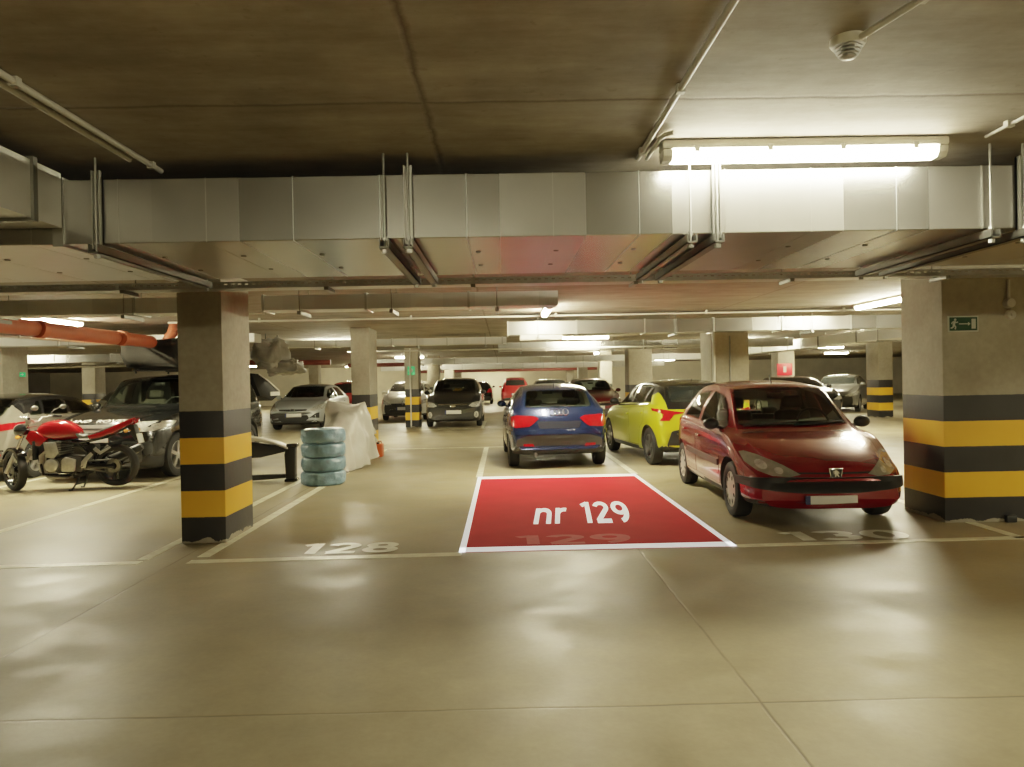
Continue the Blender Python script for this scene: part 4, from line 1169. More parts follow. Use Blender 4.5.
ford, Sh, D = make_car('people_carrier_car', 'dark grey people carrier facing forward, right of the banded pillar with the green sign', d, (-1.62, 25.5, 0), 0, P_GREY, rim=5)
plate(ford, D, 'F', 0, .50); b = MB(); p, nn, r = D.cast('F', 0, .70); b.lathe([(.001, -.012), (.05, -.010), (.065, 0)], 'y', n=20); o = b.build('oval_badge', CHROME, ford, p); o.scale = (1.4, 1, .65)

# -- silver hatchback facing forward
d = dict(L=4.3, W=.89, H=1.49, nose=.78, cowl=1.0, sA=1.10, sB=1.9, sC=3.6, zC=1.40, sD=4.1, zD=1.0, belt=(.95, 1.02), fo=.88, wb=2.65, wr=.315,
         wins=[(None, None, 2.4, 2.36), (2.5, 2.46, 3.4, 3.15)],
         doors=[[(1.3, .30), (2.44, .30), (2.44, .96), (1.3, .92)], [(2.47, .30), (3.0, .30), (3.3, .72), (3.3, .99), (2.47, .965)]], handles=[(2.3, .86), (3.2, .88)],
         twins=[('headlight', [(.48, .64), (.66, .62), (.84, .68), (.88, .86), (.80, .87), (.64, .76)], 'F', LAMPC, .008, .012), ('fog_lamp_recess', [(.52, .42), (.80, .40), (.80, .58), (.72, .56)], 'F', BLACKP, .005, .0)],
         decals=[('upper_grille', rounded([(-.44, .64), (0, .62), (.44, .64), (.46, .69), (-.46, .69)], .02), 'F', BLACKP, .004, 0), ('lower_grille', rounded([(-.34, .26), (.34, .26), (.50, .40), (.46, .50), (-.46, .50), (-.50, .40)], .03), 'F', BLACKP, .005, 0)])
sil, Sh, D = make_car('hatchback_car', 'silver hatchback facing forward behind the blue tyre bags', d, (-6.66, 25.5, 0), R(-2), P_SILVER, rim=5)
plate(sil, D, 'F', 0, .50); b = MB(); p, nn, r = D.cast('F', 0, .66); b.lathe([(.05, -.01), (.065, 0), (.05, .01)], 'y', n=20, closed=True); o = b.build('oval_badge', CHROME, sil, p); o.scale = (1.3, 1, .7)

# -- black off-roader
d = dict(L=4.45, W=.955, H=1.73, nose=.985, cowl=1.15, sA=1.28, sB=1.92, sC=4.0, zC=1.70, sD=4.34, zD=1.10, belt=(1.09, 1.12), fo=.86, wb=2.66, wr=.365, roofw=.745, sill=.42,
         wins=[(None, None, 2.45, 2.42), (2.55, 2.52, 3.35, 3.33), (3.45, 3.43, 4.08, 3.96)], fwarp=.13,
         topk=[(0, .60), (.03, .88), (.08, .955), (.16, .985), (.7, 1.075), (1.28, 1.15), (1.60, 1.44), (1.92, 1.68), (2.8, 1.73), (4.0, 1.70), (4.34, 1.10), (4.40, .8), (4.45, .58)],
         doors=[[(1.36, .45), (2.49, .45), (2.49, 1.10), (1.36, 1.08)], [(2.52, .45), (3.05, .45), (3.3, .9), (3.4, 1.11), (2.52, 1.10)]], handles=[(2.35, .97), (3.2, .99)],
         twins=[('headlight', rounded([(.50, .80), (.86, .80), (.93, .86), (.93, .945), (.52, .945)], .02), 'F', LAMPC, .010, .015), ('fog_lamp', fog((.66, .52), .07, .06), 'F', LAMPG, .006, .01), ('bumper_recess', rounded([(.46, .42), (.86, .44), (.86, .64), (.46, .66)], .04), 'F', BLACKP, .004, 0)],
         decals=[('grille', rounded([(-.46, .79), (.46, .79), (.48, .915), (-.48, .915)], .02), 'F', mat('grille_silver', (.30, .29, .26), .4, .6), .006, .01), ('grille_slot', [(-.44, .845), (.44, .845), (.44, .865), (-.44, .865)], 'F', BLACKP, .012, .01),
                 ('lower_grille', rounded([(-.40, .42), (.40, .42), (.44, .62), (-.44, .62)], .03), 'F', BLACKP, .005, 0)],
         sides=[('side_vent', [(1.12, .88), (1.28, .88), (1.28, 1.0), (1.12, 1.0)], ALLOY, .006, .01)])
suv, Sh, D = make_car('off_road_car', 'black off-road car facing forward, half hidden behind the banded left pillar', d, (-6.22, 13.70, 0), R(-5.5), P_BLACK, rim=5)
car_text(suv, D, 'LAND  ROVER', 'F', 0, .968, 1.02, .036, WHITEP, 'bonnet_lettering', .006, .01)
plate(suv, D, 'F', 0, .70)
b = MB(); hh = 4.45 / 2
g0 = (3.95 - hh, 1.70)
b.prism([(g0[0], 1.745), (g0[0] + .35, 1.735), (g0[0] + .80, 1.60), (g0[0] + 1.42, 1.36), (g0[0] + 1.44, 1.26), (g0[0] + 1.05, 1.14), (g0[0] + .4, 1.26), (g0[0] + .1, 1.60)], 'x', -.80, .80)
tg = b.build('open_tailgate', mat('tailgate_black', (.008, .008, .008), .75, spec=.15), suv, bevel=.02)
b = MB(); b.prism([(g0[0] + .35, 1.742), (g0[0] + .80, 1.607), (g0[0] + 1.43, 1.365), (g0[0] + 1.43, 1.335), (g0[0] + .80, 1.580), (g0[0] + .35, 1.715)], 'x', .795, .812); b.build('pale_edge', WHITEP, tg)
b = MB(); b.box(.796, .815, g0[0] + .92, g0[0] + 1.43, 1.25, 1.335); b.build('pale_lamp_panel', PLATE, tg)

# -- maroon car behind the blue one
d0 = dict(L=4.35, W=.90, H=1.51, nose=.84, cowl=1.04, sA=1.08, sB=1.9, sC=3.6, zC=1.42, sD=4.15, zD=1.02, belt=(.98, 1.03), fo=.88, wb=2.62, wr=.32,
          wins=[(None, None, 2.4, 2.36), (2.5, 2.46, 3.4, 3.15)],
          doors=[[(1.3, .30), (2.44, .30), (2.44, .98), (1.3, .94)], [(2.47, .30), (3.0, .30), (3.3, .74), (3.3, 1.0), (2.47, .985)]], handles=[(2.3, .88), (3.2, .9)])
d = dict(d0, twins=[('headlight', [(.42, .66), (.62, .62), (.86, .70), (.90, .84), (.80, .84), (.60, .74)], 'F', LAMPC, .008, .012), ('fog_lamp', fog((.72, .38), .08, .06), 'F', LAMPC, .006, .01)],
         decals=[('chrome_bar', [(-.50, .70), (0, .66), (.50, .70), (.50, .735), (0, .70), (-.50, .735)], 'F', CHROME, .010, .012), ('grille', [(-.44, .60), (.44, .60), (.46, .66), (-.46, .66)], 'F', BLACKP, .004, 0),
                 ('lower_grille', rounded([(-.70, .24), (.70, .24), (.62, .40), (-.62, .40)], .03), 'F', BLACKP, .005, 0)])
mar, Sh, D = make_car('hatchback_car', 'maroon car facing forward between the blue car and the lime hatchback', d, (3.12, 26.4, 0), 0, P_MAROON, rim=5, detail=2)
plate(mar, D, 'F', 0, .52)

# -- beige hatchback at the left edge, rear view
d = dict(L=4.2, W=.87, H=1.43, nose=.76, cowl=1.0, sA=1.10, sB=1.85, sC=3.35, zC=1.38, sD=4.02, zD=1.02, belt=(.95, 1.03), fo=.86, wb=2.58, wr=.315, roofw=.68, rwk=.70,
         wins=[(None, None, 2.35, 2.30), (2.45, 2.40, 3.15, 2.95), (3.22, 3.03, 3.52, 3.10)], roofz=lambda s: 1.08 if s < 3.62 else 1.22,
         doors=[[(1.28, .30), (2.40, .30), (2.40, .97), (1.28, .93)], [(2.43, .30), (2.98, .30), (3.25, .72), (3.3, 1.0), (2.43, .98)]], handles=[(2.26, .87), (3.14, .9)],
         twins=[('taillight', rounded([(.36, .84), (.60, .82), (.86, .86), (.86, .97), (.60, .93), (.40, .90)], .02), 'B', REDL, .010, .012), ('rear_reflector', [(.5, .42), (.7, .43), (.7, .46), (.5, .46)], 'B', REDL, .004, .01), ('headlight', [(.45, .64), (.82, .66), (.82, .76), (.55, .72)], 'F', LAMPC, .006, .01)],
         decals=[('bumper_strip', [(-.86, .50), (.86, .50), (.86, .53), (-.86, .53)], 'B', SEAM, .004, 0), ('lower_bumper', rounded([(-.76, .26), (.76, .26), (.76, .38), (-.76, .38)], .03), 'B', BLACKP, .005, .01)], rwglass=GLASSD, swglass=GLASSD)
bei, Sh, D = make_car('hatchback_car', 'beige hatchback seen from behind at the left edge, behind the motorcycle', d, (-8.78, 13.83, 0), PI, P_BEIGE, roofm=BLACKG, rim=5)
plate(bei, D, 'B', 0, .70)

# -- cars further away
def far(name, label, p, loc, rz, style=0, **kw):
    dd = dict(d0, **kw)
    dd['twins'] = [('headlight', [(.42, .64), (.62, .62), (.86, .68), (.88, .82), (.80, .83), (.60, .73)], 'F', LAMPC, .008, .012),
                   ('taillight', [(.50, .74), (.84, .74), (.84, 1.0), (.66, .98)] if style != 2 else [(.66, .78), (.84, .78), (.84, 1.25), (.74, 1.25)], 'B', REDL, .010, .012)]
    dd['decals'] = [('grille', rounded([(-.42, .56), (.42, .56), (.46, .68), (-.46, .68)], .02), 'F', BLACKP, .005, 0), ('lower_grille', rounded([(-.55, .26), (.55, .26), (.5, .42), (-.5, .42)], .03), 'F', BLACKP, .005, 0),
                    ('rear_bumper_trim', rounded([(-.7, .27), (.7, .27), (.7, .40), (-.7, .40)], .03), 'B', BLACKP, .005, .01)]
    dd['handles'] = []
    r, S_, D_ = make_car(name, label, dd, loc, rz, p, detail=1, rim=5)
    plate(r, D_, 'F', 0, .48); plate(r, D_, 'B', 0, .62)
    return r, D_
wh, D = far('hatchback_car', 'white car facing forward behind the banded pillar, left of the people carrier', P_WHITE, (-3.85, 30.1, 0), 0, H=1.56, nose=.86, cowl=1.08, belt=(1.0, 1.06), zC=1.47, zD=1.06)
b = MB(); p, nn, r = D.cast('F', 0, .70); b.prism([(-.06, 0), (0, .09), (.06, 0), (0, -.09)], 'y', -.02, .0); b.build('diamond_badge', CHROME, wh, p)
far('hatchback_car', 'small black car seen from behind far down the aisle, right of the people carrier', P_BLACK, (-1.55, 47.6, 0), PI, H=1.45)
far('hatchback_car', 'red car seen from behind near the end wall, left of the blue car', P_REDF, (.75, 46.5, 0), PI, 2, H=1.66, zC=1.57, zD=1.1)
far('hatchback_car', 'dark car of which only the roof shows behind the blue car', P_GREY, (2.0, 31.0, 0), 0, H=1.50)
far('hatchback_car', 'pale red car behind the silver hatchback, left of the covered motorcycle pillar', P_REDF, (-6.6, 31.6, 0), 0, H=1.58, zC=1.48)
far('saloon_car', 'graphite grey car turned sideways beside the far right banded pillar', P_GRAPH, (13.75, 29.6, 0), R(-33), H=1.46)
far('hatchback_car', 'black car behind the windshield edge of the red hatchback', P_BLACK, (10.6, 26.4, 0), 0, H=1.44)
far('hatchback_car', 'dark car roof showing below the red hydrant sign', P_BLACK, (10.2, 33.4, 0), 0, H=1.48)
far('hatchback_car', 'grey car far left, only its roof showing above the beige hatchback', P_GRAPH, (-12.2, 19.8 + 4.5, 0), 0, H=1.47)
# ------------------------------------------------------------------ motorcycle (its nose points to -X)
mc = thing('motorcycle', 'red naked motorcycle on its centre stand at the left, in front of the beige car', 'motorcycle', (-6.50, 10.92, 0), R(3))
def mwheel(px, pz, r, w, parent, steer=0, front=True):
    t = MB(); t.lathe([(r - .085, -w * .36), (r - .05, -w * .5), (r - .02, -w * .42), (r - .003, -w * .2), (r, 0), (r - .003, w * .2), (r - .02, w * .42), (r - .05, w * .5), (r - .085, w * .36)], 'y', n=44, closed=True)
    ty = t.build('wheel', RUBBER, parent, (px, 0, pz), (0, 0, steer))
    b = MB(); rr = r - .08
    b.lathe([(rr + .012, -w * .34), (rr - .012, -w * .30), (rr - .012, w * .30), (rr + .012, w * .34)], 'y', n=40)
    for k in range(3):
        for dd in (-.16, .16):
            a = 2 * PI * k / 3 + .4
            b.tube([(.045 * math.cos(a + dd * 2), 0, .045 * math.sin(a + dd * 2)), (rr * math.cos(a + dd), 0, rr * math.sin(a + dd))], [.020, .014], 8)
    b.lathe([(.001, -.05), (.05, -.05), (.05, .05), (.001, .05)], 'y', n=20)
    b.build('rim', BLACKG, ty)
    for s in ((-1, 1) if front else (-1,)):
        q = MB(); q.lathe([(.12 if front else .10, s * .062), (.085, s * .062), (.085, s * .066), (.12 if front else .10, s * .066)], 'y', n=36, closed=True); q.build('brake_disc', GALVD, ty)
    return ty
steer = R(-38)
fw = mwheel(-.74, .305, .305, .125, mc, steer)
rwl = mwheel(.72, .345, .312, .175, mc, 0, False)
# fork, turned with the wheel
b = MB()
for s in (-.10, .10):
    o0 = Vector((-.74 + s * math.sin(-steer), s * math.cos(steer), .305)); o1 = Vector((-.44 + s * math.sin(-steer), s * math.cos(steer), .98))
    b.tube([o0 + Vector((-.02, 0, -.03)), o0 + (o1 - o0) * .45], .030, 12)
b.build('fork_leg', STEELB, mc)
b = MB()
for s in (-.10, .10):
    o0 = Vector((-.74 + s * math.sin(-steer), s * math.cos(steer), .305)); o1 = Vector((-.44 + s * math.sin(-steer), s * math.cos(steer), .98))
    b.tube([o0 + (o1 - o0) * .42, o1], .021, 12)
b.build('fork_tube', CHROME, mc)
b = MB()
for i in range(11):
    pass
vs = []; fs = []
for i in range(13):
    a = R(20 + i * 10)
    for k, yy in enumerate((-.075, -.06, 0, .06, .075)):
        rr = .328 + (.012 if k in (1, 3) else .02 if k == 2 else -.03)
        vs.append((-rr * math.cos(a), yy, rr * math.sin(a)))
for i in range(12):
    for k in range(4): fs.append((i * 5 + k, (i + 1) * 5 + k, (i + 1) * 5 + k + 1, i * 5 + k + 1))
b.add(vs, fs); o = b.build('front_fender', BLACKG, mc, (-.74, 0, .305), (0, 0, steer))
md = o.modifiers.new('s', 'SOLIDIFY'); md.thickness = .006
# headlamp, clocks, handlebar, mirrors
b = MB(); b.lathe([(.001, .14), (.06, .12), (.092, .05), (.098, 0), (.098, -.02)], 'x', n=28); hl = b.build('headlight', BLACKG, mc, (-.62, -.03, .89), (0, 0, steer))
b = MB(); b.lathe([(.098, -.02), (.10, -.03), (.085, -.038), (.04, -.055), (.001, -.06)], 'x', n=28); b.build('headlight_lens', LAMPC, hl)
b = MB(); b.lathe([(.001, 0), (.04, 0), (.045, .03), (.045, .06), (.001, .062)], 'z', (-.50, -.05, .99), 18); b.lathe([(.001, 0), (.04, 0), (.045, .03), (.045, .06), (.001, .062)], 'z', (-.50, .05, .99), 18); b.build('instrument_clocks', STEELB, mc)
b = MB()
hb = lambda s: [(-.42 + 0 * s, .05 * s, 1.02), (-.43, .16 * s, 1.07), (-.36, .33 * s, 1.09), (-.30, .40 * s, 1.08)]
for s in (-1, 1): b.tube(hb(s), .013, 10)
b.tube([(-.42, -.05, 1.02), (-.42, .05, 1.02)], .013, 10); b.build('handlebar', STEELB, mc)
for s in (-1, 1):
    b = MB(); b.tube([(-.36, .31 * s, 1.09), (-.29, .42 * s, 1.08)], .019, 10); b.build('grip', RUBBER, mc)
    b = MB(); b.tube([(-.40, .28 * s, 1.09), (-.46, .34 * s, 1.10), (-.40, .43 * s, 1.09)], .007, 6); b.build('lever', CHROME, mc)
    b = MB(); b.tube([(-.38, .26 * s, 1.09), (-.34, .32 * s, 1.18), (-.27, .36 * s, 1.22)], .007, 6); st = b.build('mirror_stalk', BLACKP, mc)
    b = MB(); b.ball((-.235, .37 * s, 1.225), .025, .085, .038, 16, 10); b.build('mirror', GALVD, st)
# tank
b = MB()
tk = [(-.40, .10, .78, .90), (-.34, .13, .74, .985), (-.22, .155, .72, 1.035), (-.06, .165, .72, 1.045), (.08, .145, .735, 1.01), (.18, .115, .75, .93), (.24, .09, .76, .86)]
vs = []; fs = []; n = 20
for x, w, z0, z1 in tk:
    for k in range(n):
        t = 2 * PI * k / n; c, s_ = math.cos(t), math.sin(t)
        c = math.copysign(abs(c) ** .75, c); s_ = math.copysign(abs(s_) ** .75, s_)
        vs.append((x, w * c, (z0 + z1) / 2 + (z1 - z0) / 2 * s_))
for i in range(len(tk) - 1):
    for k in range(n): fs.append((i * n + k, i * n + (k + 1) % n, (i + 1) * n + (k + 1) % n, (i + 1) * n + k))
fs += [tuple(range(n)), tuple(range((len(tk) - 1) * n, len(tk) * n))]
b.add(vs, fs); tank = b.build('fuel_tank', BIKERED, mc)
md = tank.modifiers.new('s', 'SUBSURF'); md.levels = md.render_levels = 2
b = MB(); b.lathe([(.045, 0), (.045, .012), (.03, .018), (.001, .018)], 'z', (-.12, 0, 1.035), 20); b.build('filler_cap', CHROME, tank)
for s in (-1, 1):
    b = MB(); b.prism([(-.44, .90), (-.34, .88), (-.20, .76), (-.30, .66), (-.42, .68), (-.50, .78)], 'y', s * .12, s * .16); b.build('radiator_shroud', BIKERED, mc, bevel=.012)
# seat and tail
b = MB(); b.prism([(.17, .85), (.30, .80), (.42, .80), (.50, .84), (.58, .91), (.74, .955), (.76, .93), (.62, .87), (.50, .80), (.40, .755), (.22, .755)], 'y', -.115, .115); b.build('seat', mat('motorcycle_seat', (.10, .10, .095), .6), mc, bevel=.02)
b = MB()
for s in (-1, 1): b.prism([(.36, .80), (.52, .84), (.72, .93), (.90, 1.0), (1.00, 1.045), (1.02, .98), (.92, .93), (.72, .83), (.52, .76), (.38, .745)], 'y', s * .085, s * .125)
b.prism([(.74, .955), (1.0, 1.05), (1.02, .99), (.78, .90)], 'y', -.09, .09)
b.build('tail_fairing', BIKERED, mc, bevel=.012)
b = MB(); b.box(1.005, 1.03, -.06, .06, .965, 1.025); b.build('tail_light', REDL, mc, bevel=.006)
b = MB(); b.prism([(.90, .92), (1.00, .95), (1.06, .72), (1.02, .70), (.96, .80)], 'y', -.07, .07); mg = b.build('rear_mudguard', BLACKP, mc, bevel=.008)
b = MB(); b.box(-.004, .004, -.09, .09, -.07, .07); b.build('number_plate', PLATE, mg, (1.065, 0, .74), (0, R(-14), 0))
for s in (-1, 1):
    for xx, zz in ((-.58, .80), (.95, .86)):
        b = MB(); b.tube([(xx, .06 * s, zz), (xx, .17 * s, zz)], .010, 8); b.ball((xx, .20 * s, zz), .03, .045, .028, 12, 8); b.build('turn_signal', AMBER, mc)
# frame, engine, radiator, exhaust
b = MB()
for s in (-1, 1):
    b.tube([(-.42, .05 * s, .88), (-.10, .13 * s, .73), (.22, .14 * s, .69), (.36, .13 * s, .56), (.34, .12 * s, .36)], .024, 10)
    b.tube([(-.42, .05 * s, .82), (-.36, .10 * s, .56), (-.26, .14 * s, .25), (.10, .14 * s, .22), (.34, .12 * s, .36)], .020, 10)
    b.tube([(.22, .13 * s, .69), (.55, .11 * s, .76), (.90, .09 * s, .93)], .017, 8)
b.build('frame', BLACKG, mc)
b = MB(); b.box(-.22, .30, -.16, .16, .27, .50); b.box(-.20, .0, -.17, .17, .50, .74); b.build('engine_block', mat('engine_black', (.03, .03, .03), .5), mc, bevel=.03)
b = MB()
for k in range(6): b.box(-.215, .015, -.178, .178, .535 + k * .034, .548 + k * .034)
b.build('cylinder_fins', GALVD, mc, smooth=0)
for s in (-1,):
    pass
b = MB()
b.lathe([(.001, -.215), (.07, -.215), (.095, -.20), (.10, -.16)], 'y', (-.12, 0, .38), 24); b.build('clutch_cover', STEELB, mc)
b = MB(); b.prism([(.02, .28), (.20, .28), (.22, .46), (.08, .50), (.02, .46)], 'y', -.205, -.15); b.build('gearbox_cover', STEELB, mc, bevel=.02)
b = MB(); b.prism([(-.24, .72), (-.06, .72), (-.02, .56), (-.10, .47), (-.20, .50)], 'y', -.185, -.16); b.build('cylinder_cover', STEELB, mc, bevel=.012)
b = MB(); b.box(-.40, -.36, -.17, .17, .46, .74); b.build('radiator', BLACKP, mc, bevel=.01)
b = MB()
for y in (-.12, -.04, .04, .12): b.tube([(-.21, y, .60), (-.31, y, .52), (-.31, y, .30), (-.20, y, .20), (.05, .6 * y, .18)], .021, 10)
b.build('header_pipe', STEELB, mc)
b = MB(); b.tube([(.05, .08, .18), (.28, .16, .24), (.44, .20, .36)], .026, 10); b.tube([(.44, .20, .36), (.50, .20, .40), (.95, .23, .58), (.99, .23, .60)], [.04, .062, .062, .045], 18); b.build('silencer', BLACKP, mc)
b = MB()
for s in (-1, 1): b.prism([(.26, .40), (.40, .40), (.74, .37), (.74, .31), (.40, .31), (.28, .33)], 'y', s * .12, s * .155)
b.build('swing_arm', BLACKG, mc, bevel=.01)
b = MB(); b.lathe([(.10, -.118), (.10, -.112), (.05, -.112), (.05, -.118)], 'y', (.72, 0, .345), 26, closed=True); b.build('sprocket', GALVD, mc)
b = MB(); b.tube([(.26, -.115, .42), (.72, -.115, .445)], .012, 6); b.tube([(.26, -.115, .32), (.72, -.115, .245)], .012, 6); b.build('chain', GALVD, mc)
for s in (-1, 1):
    b = MB(); b.prism([(.29, .33), (.35, .33), (.38, .44), (.46, .52), (.43, .56), (.34, .48), (.29, .42)], 'y', s * .165, s * .18); hp = b.build('footpeg_bracket', ALLOY, mc, bevel=.005)
    q = MB(); q.tube([(.31, s * .17, .36), (.31, s * .27, .36)], .012, 8); q.build('footpeg', RUBBER, hp)
    b = MB(); b.prism([(.46, .60), (.56, .52), (.72, .62), (.70, .64), (.57, .57), (.50, .64)], 'y', s * .165, s * .18); b.build('pillion_bracket', ALLOY, mc, bevel=.004)
b = MB()
for s in (-1, 1): b.tube([(.26, s * .11, .26), (.20, s * .14, .10), (.15, s * .17, .012), (.11, s * .17, .012)], .014, 8)
b.tube([(.20, -.14, .09), (.20, .14, .09)], .012, 8); b.build('centre_stand', BLACKP, mc)
b = MB(); b.lathe([(.001, -.01), (.06, -.01), (.06, .12), (.001, .12)], 'y', (.40, -.06, .62), 14); b.build('air_box', BLACKP, mc)

# ------------------------------------------------------------------ bagged tyres
def tyre_bag(z, seed, label):
    bm = bmesh.new(); rng = random.Random(seed)
    prof = [(.001, .185), (.12, .18), (.18, .185), (.26, .205), (.305, .195), (.322, .16), (.326, .11), (.322, .055), (.305, .015), (.25, 0), (.001, 0)]
    n = 64; rows = []
    pr = crom([(r, h) for r, h in prof], 3)
    for k in range(n):
        t = 2 * PI * k / n
        row = []
        for r, h in pr:
            w = mnoise.noise(Vector((math.cos(t) * 3 + seed, math.sin(t) * 3, h * 12))) * .012 + mnoise.noise(Vector((math.cos(t) * 9 + seed, math.sin(t) * 9, h * 30))) * .006
            f = min(1, max(0, r) / .2)
            rr = max(.001, r + w * f); hz = max(0.0, min(.207, h + (w * .6 if h > .1 else 0)))
            row.append(bm.verts.new((rr * math.cos(t), rr * math.sin(t), hz)))
        rows.append(row)
    m = len(pr)
    for k in range(n):
        a, c = rows[k], rows[(k + 1) % n]
        for i in range(m - 1): bm.faces.new((a[i], c[i], c[i + 1], a[i + 1]))
    bmesh.ops.remove_doubles(bm, verts=bm.verts, dist=.0015); bmesh.ops.recalc_face_normals(bm, faces=bm.faces)
    o = bm_link(bm, 'bagged_tyre', BAG, None, (-2.70 + rng.uniform(-.012, .012), 10.92, z), (0, 0, rng.uniform(0, 6)), smooth=180)
    return tag(o, label, 'tyre', 'stack of blue bagged tyres')
for i, lb in enumerate(('tyre in a blue plastic bag, lowest of the stack, on the floor', 'tyre in a blue plastic bag, second from the floor in the stack', 'tyre in a blue plastic bag, second from the top of the stack', 'tyre in a blue plastic bag, topmost of the stack')):
    tyre_bag(.002 + i * .207, 3 + i * 7, lb)

# ------------------------------------------------------------------ loose car bumper left of the tyres
bp = thing('loose_bumper', 'loose black car bumper with a pale top edge, left of the tyre bags', 'car bumper', (-3.75, 11.3, 0), R(4))
b = MB()
b.prism([(-.75, .0), (.53, .06), (.53, .12), (-.75, .10)], 'y', -.06, .06)
b.prism([(.38, .0), (.52, .0), (.53, .50), (.55, .55), (.40, .55), (.36, .42)], 'y', -.08, .08)
b.prism([(-.36, .06), (-.20, .06), (-.18, .46), (-.36, .50)], 'y', -.06, .06)
b.prism([(-.75, .36), (.0, .38), (.42, .47), (.42, .54), (.1, .58), (-.3, .64), (-.75, .66)], 'y', -.07, .07)
b.build('bumper_frame', BLACKP, bp, bevel=.02)
b = MB(); b.prism([(-.75, .685), (-.35, .675), (.0, .63), (.25, .57), (.42, .50), (.42, .535), (.22, .62), (.0, .68), (-.35, .73), (-.75, .74)], 'y', -.12, .14); b.build('pale_top_edge', mat('bumper_pale', (.52, .49, .40), .4), bp, bevel=.012)
b = MB(); b.prism([(.36, .0), (.55, .0), (.55, .04), (.36, .04)], 'y', -.1, .1); b.prism([(.40, .53), (.56, .53), (.56, .58), (.40, .58)], 'y', -.1, .1); b.build('end_bracket', BLACKG, bp, bevel=.008)

# ------------------------------------------------------------------ covered motorcycle
cm = thing('covered_motorcycle', 'motorcycle under a silver grey cover beside the blue tyre bags', 'motorcycle', (-2.86, 13.35, 0), R(0))
import math as _m
def cover_mesh():
    bm = bmesh.new(); nx, ny = 46, 70
    # ridge height along the length (front at -Y), half width at the ground
    ridge = pchip([(-1.18, .34), (-1.08, .66), (-.80, .86), (-.40, 1.02), (-.08, 1.19), (.08, 1.20), (.35, 1.02), (.75, .92), (1.05, .84), (1.22, .56)])
    wide = pchip([(-1.18, .20), (-.9, .34), (-.6, .42), (-.3, .46), (.0, .50), (.4, .38), (.9, .34), (1.22, .22)])
    hem = pchip([(-1.18, .02), (-.9, .02), (-.6, .05), (0, .16), (.4, .36), (.9, .50), (1.22, .42)])
    rows = []
    for j in range(ny + 1):
        y = -1.18 + 2.40 * j / ny; row = []
        rz, w, hm = ridge(y), wide(y), hem(y)
        for i in range(nx + 1):
            u = -1 + 2 * i / nx; a = abs(u)
            if a < .35:
                flat = min(1, max(0, 1 - abs(y) / .5)); x = w * (.50 + .22 * flat) * (a / .35); z = rz - (.13 - .11 * flat) * (a / .35) ** 2 - .03 * flat * (1 - (a / .35) ** 2)
            else:
                t = (a - .35) / .65
                flat = min(1, max(0, 1 - abs(y) / .5)); k0 = .50 + .22 * flat; x = w * (k0 + (1 - k0) * t ** .8); zt = rz - (.13 - .11 * flat); z = zt + (hm - zt) * t
                fold = .05 * math.sin(y * 11 + (2 if u > 0 else 0) + 1.5 * math.sin(y * 3)) * t + .03 * math.sin(y * 27 + u * 2) * t
                x += fold
            x = math.copysign(x, u); z -= .09 * math.exp(-((u - .1) / .16) ** 2) * max(0, 1 - abs(y) / .7)
            w_ = mnoise.noise(Vector((x * 3, y * 3, z * 3))) * .06 + mnoise.noise(Vector((x * 9, y * 7, z * 6))) * .02
            row.append(bm.verts.new((x + w_, y + mnoise.noise(Vector((x * 4 + 9, y * 4, z * 4))) * .03, max(.012, z + w_ * .6))))
        rows.append(row)
    for a, c in zip(rows[:-1], rows[1:]):
        for i in range(nx): bm.faces.new((a[i], a[i + 1], c[i + 1], c[i]))
    for rw_ in (rows[0], rows[-1]):
        try: bm.faces.new(rw_)
        except ValueError: pass
    bmesh.ops.recalc_face_normals(bm, faces=bm.faces)
    return bm
cv = bm_link(cover_mesh(), 'cover', TARPM, cm, smooth=180)
for yy in (-.70, .78):
    b = MB(); b.lathe([(.22, -.05), (.27, -.065), (.30, -.03), (.305, 0), (.30, .03), (.27, .065), (.22, .05)], 'x', n=36, closed=True); w_ = b.build('wheel', RUBBER, cm, (.02, yy, .306))
    b = MB(); b.lathe([(.22, -.03), (.22, .03)], 'x', n=30); b.lathe([(.001, -.05), (.04, -.05), (.04, .05), (.001, .05)], 'x', n=14)
    for k in range(5):
        a = 2 * PI * k / 5; b.tube([(0, 0, 0), (0, .22 * math.cos(a), .22 * math.sin(a))], .016, 6)
    b.build('rim', DALLOY, w_)
b = MB(); b.box(-.12, .14, -.35, .45, .32, .62); b.tube([(.1, .2, .35), (.22, .98, .48)], .06, 12); b.build('engine_block', BLACKP, cm, bevel=.03)

oc = thing('orange_canister', 'small orange canister at the foot of the pillar behind the covered motorcycle', 'canister', (-2.53, 14.75, 0))
b = MB(); b.box(-.085, .085, -.11, .11, 0, .27); b.build('body', mat('canister_orange', (.60, .10, .02), .4), oc, bevel=.025)
b = MB(); b.tube([(-.05, 0, .265), (-.05, 0, .315), (.05, 0, .315), (.05, 0, .265)], .012, 8); b.build('handle', ORANGED, oc)
b = MB(); b.lathe([(.03, .26), (.03, .30), (.001, .30)], 'z', (0, -.07, 0), 14); b.build('cap', BLACKP, oc)

rc = thing('red_crate', 'red crate with a white end on the floor in front of the silver hatchback', 'crate', (-7.85, 22.7, 0))
b = MB(); b.box(-.6, .22, -.16, .16, 0, .22); b.build('crate_body', mat('crate_red', (.55, .03, .03), .45), rc, bevel=.02)
b = MB(); b.box(.22, .30, -.15, .15, .01, .21); b.build('white_end', WHITEP, rc, bevel=.02)
b = MB(); b.lathe([(.001, -.20), (.06, -.20), (.06, -.16)], 'y', (-.2, 0, .12), 16); b.build('round_mark', WHITEP, rc)

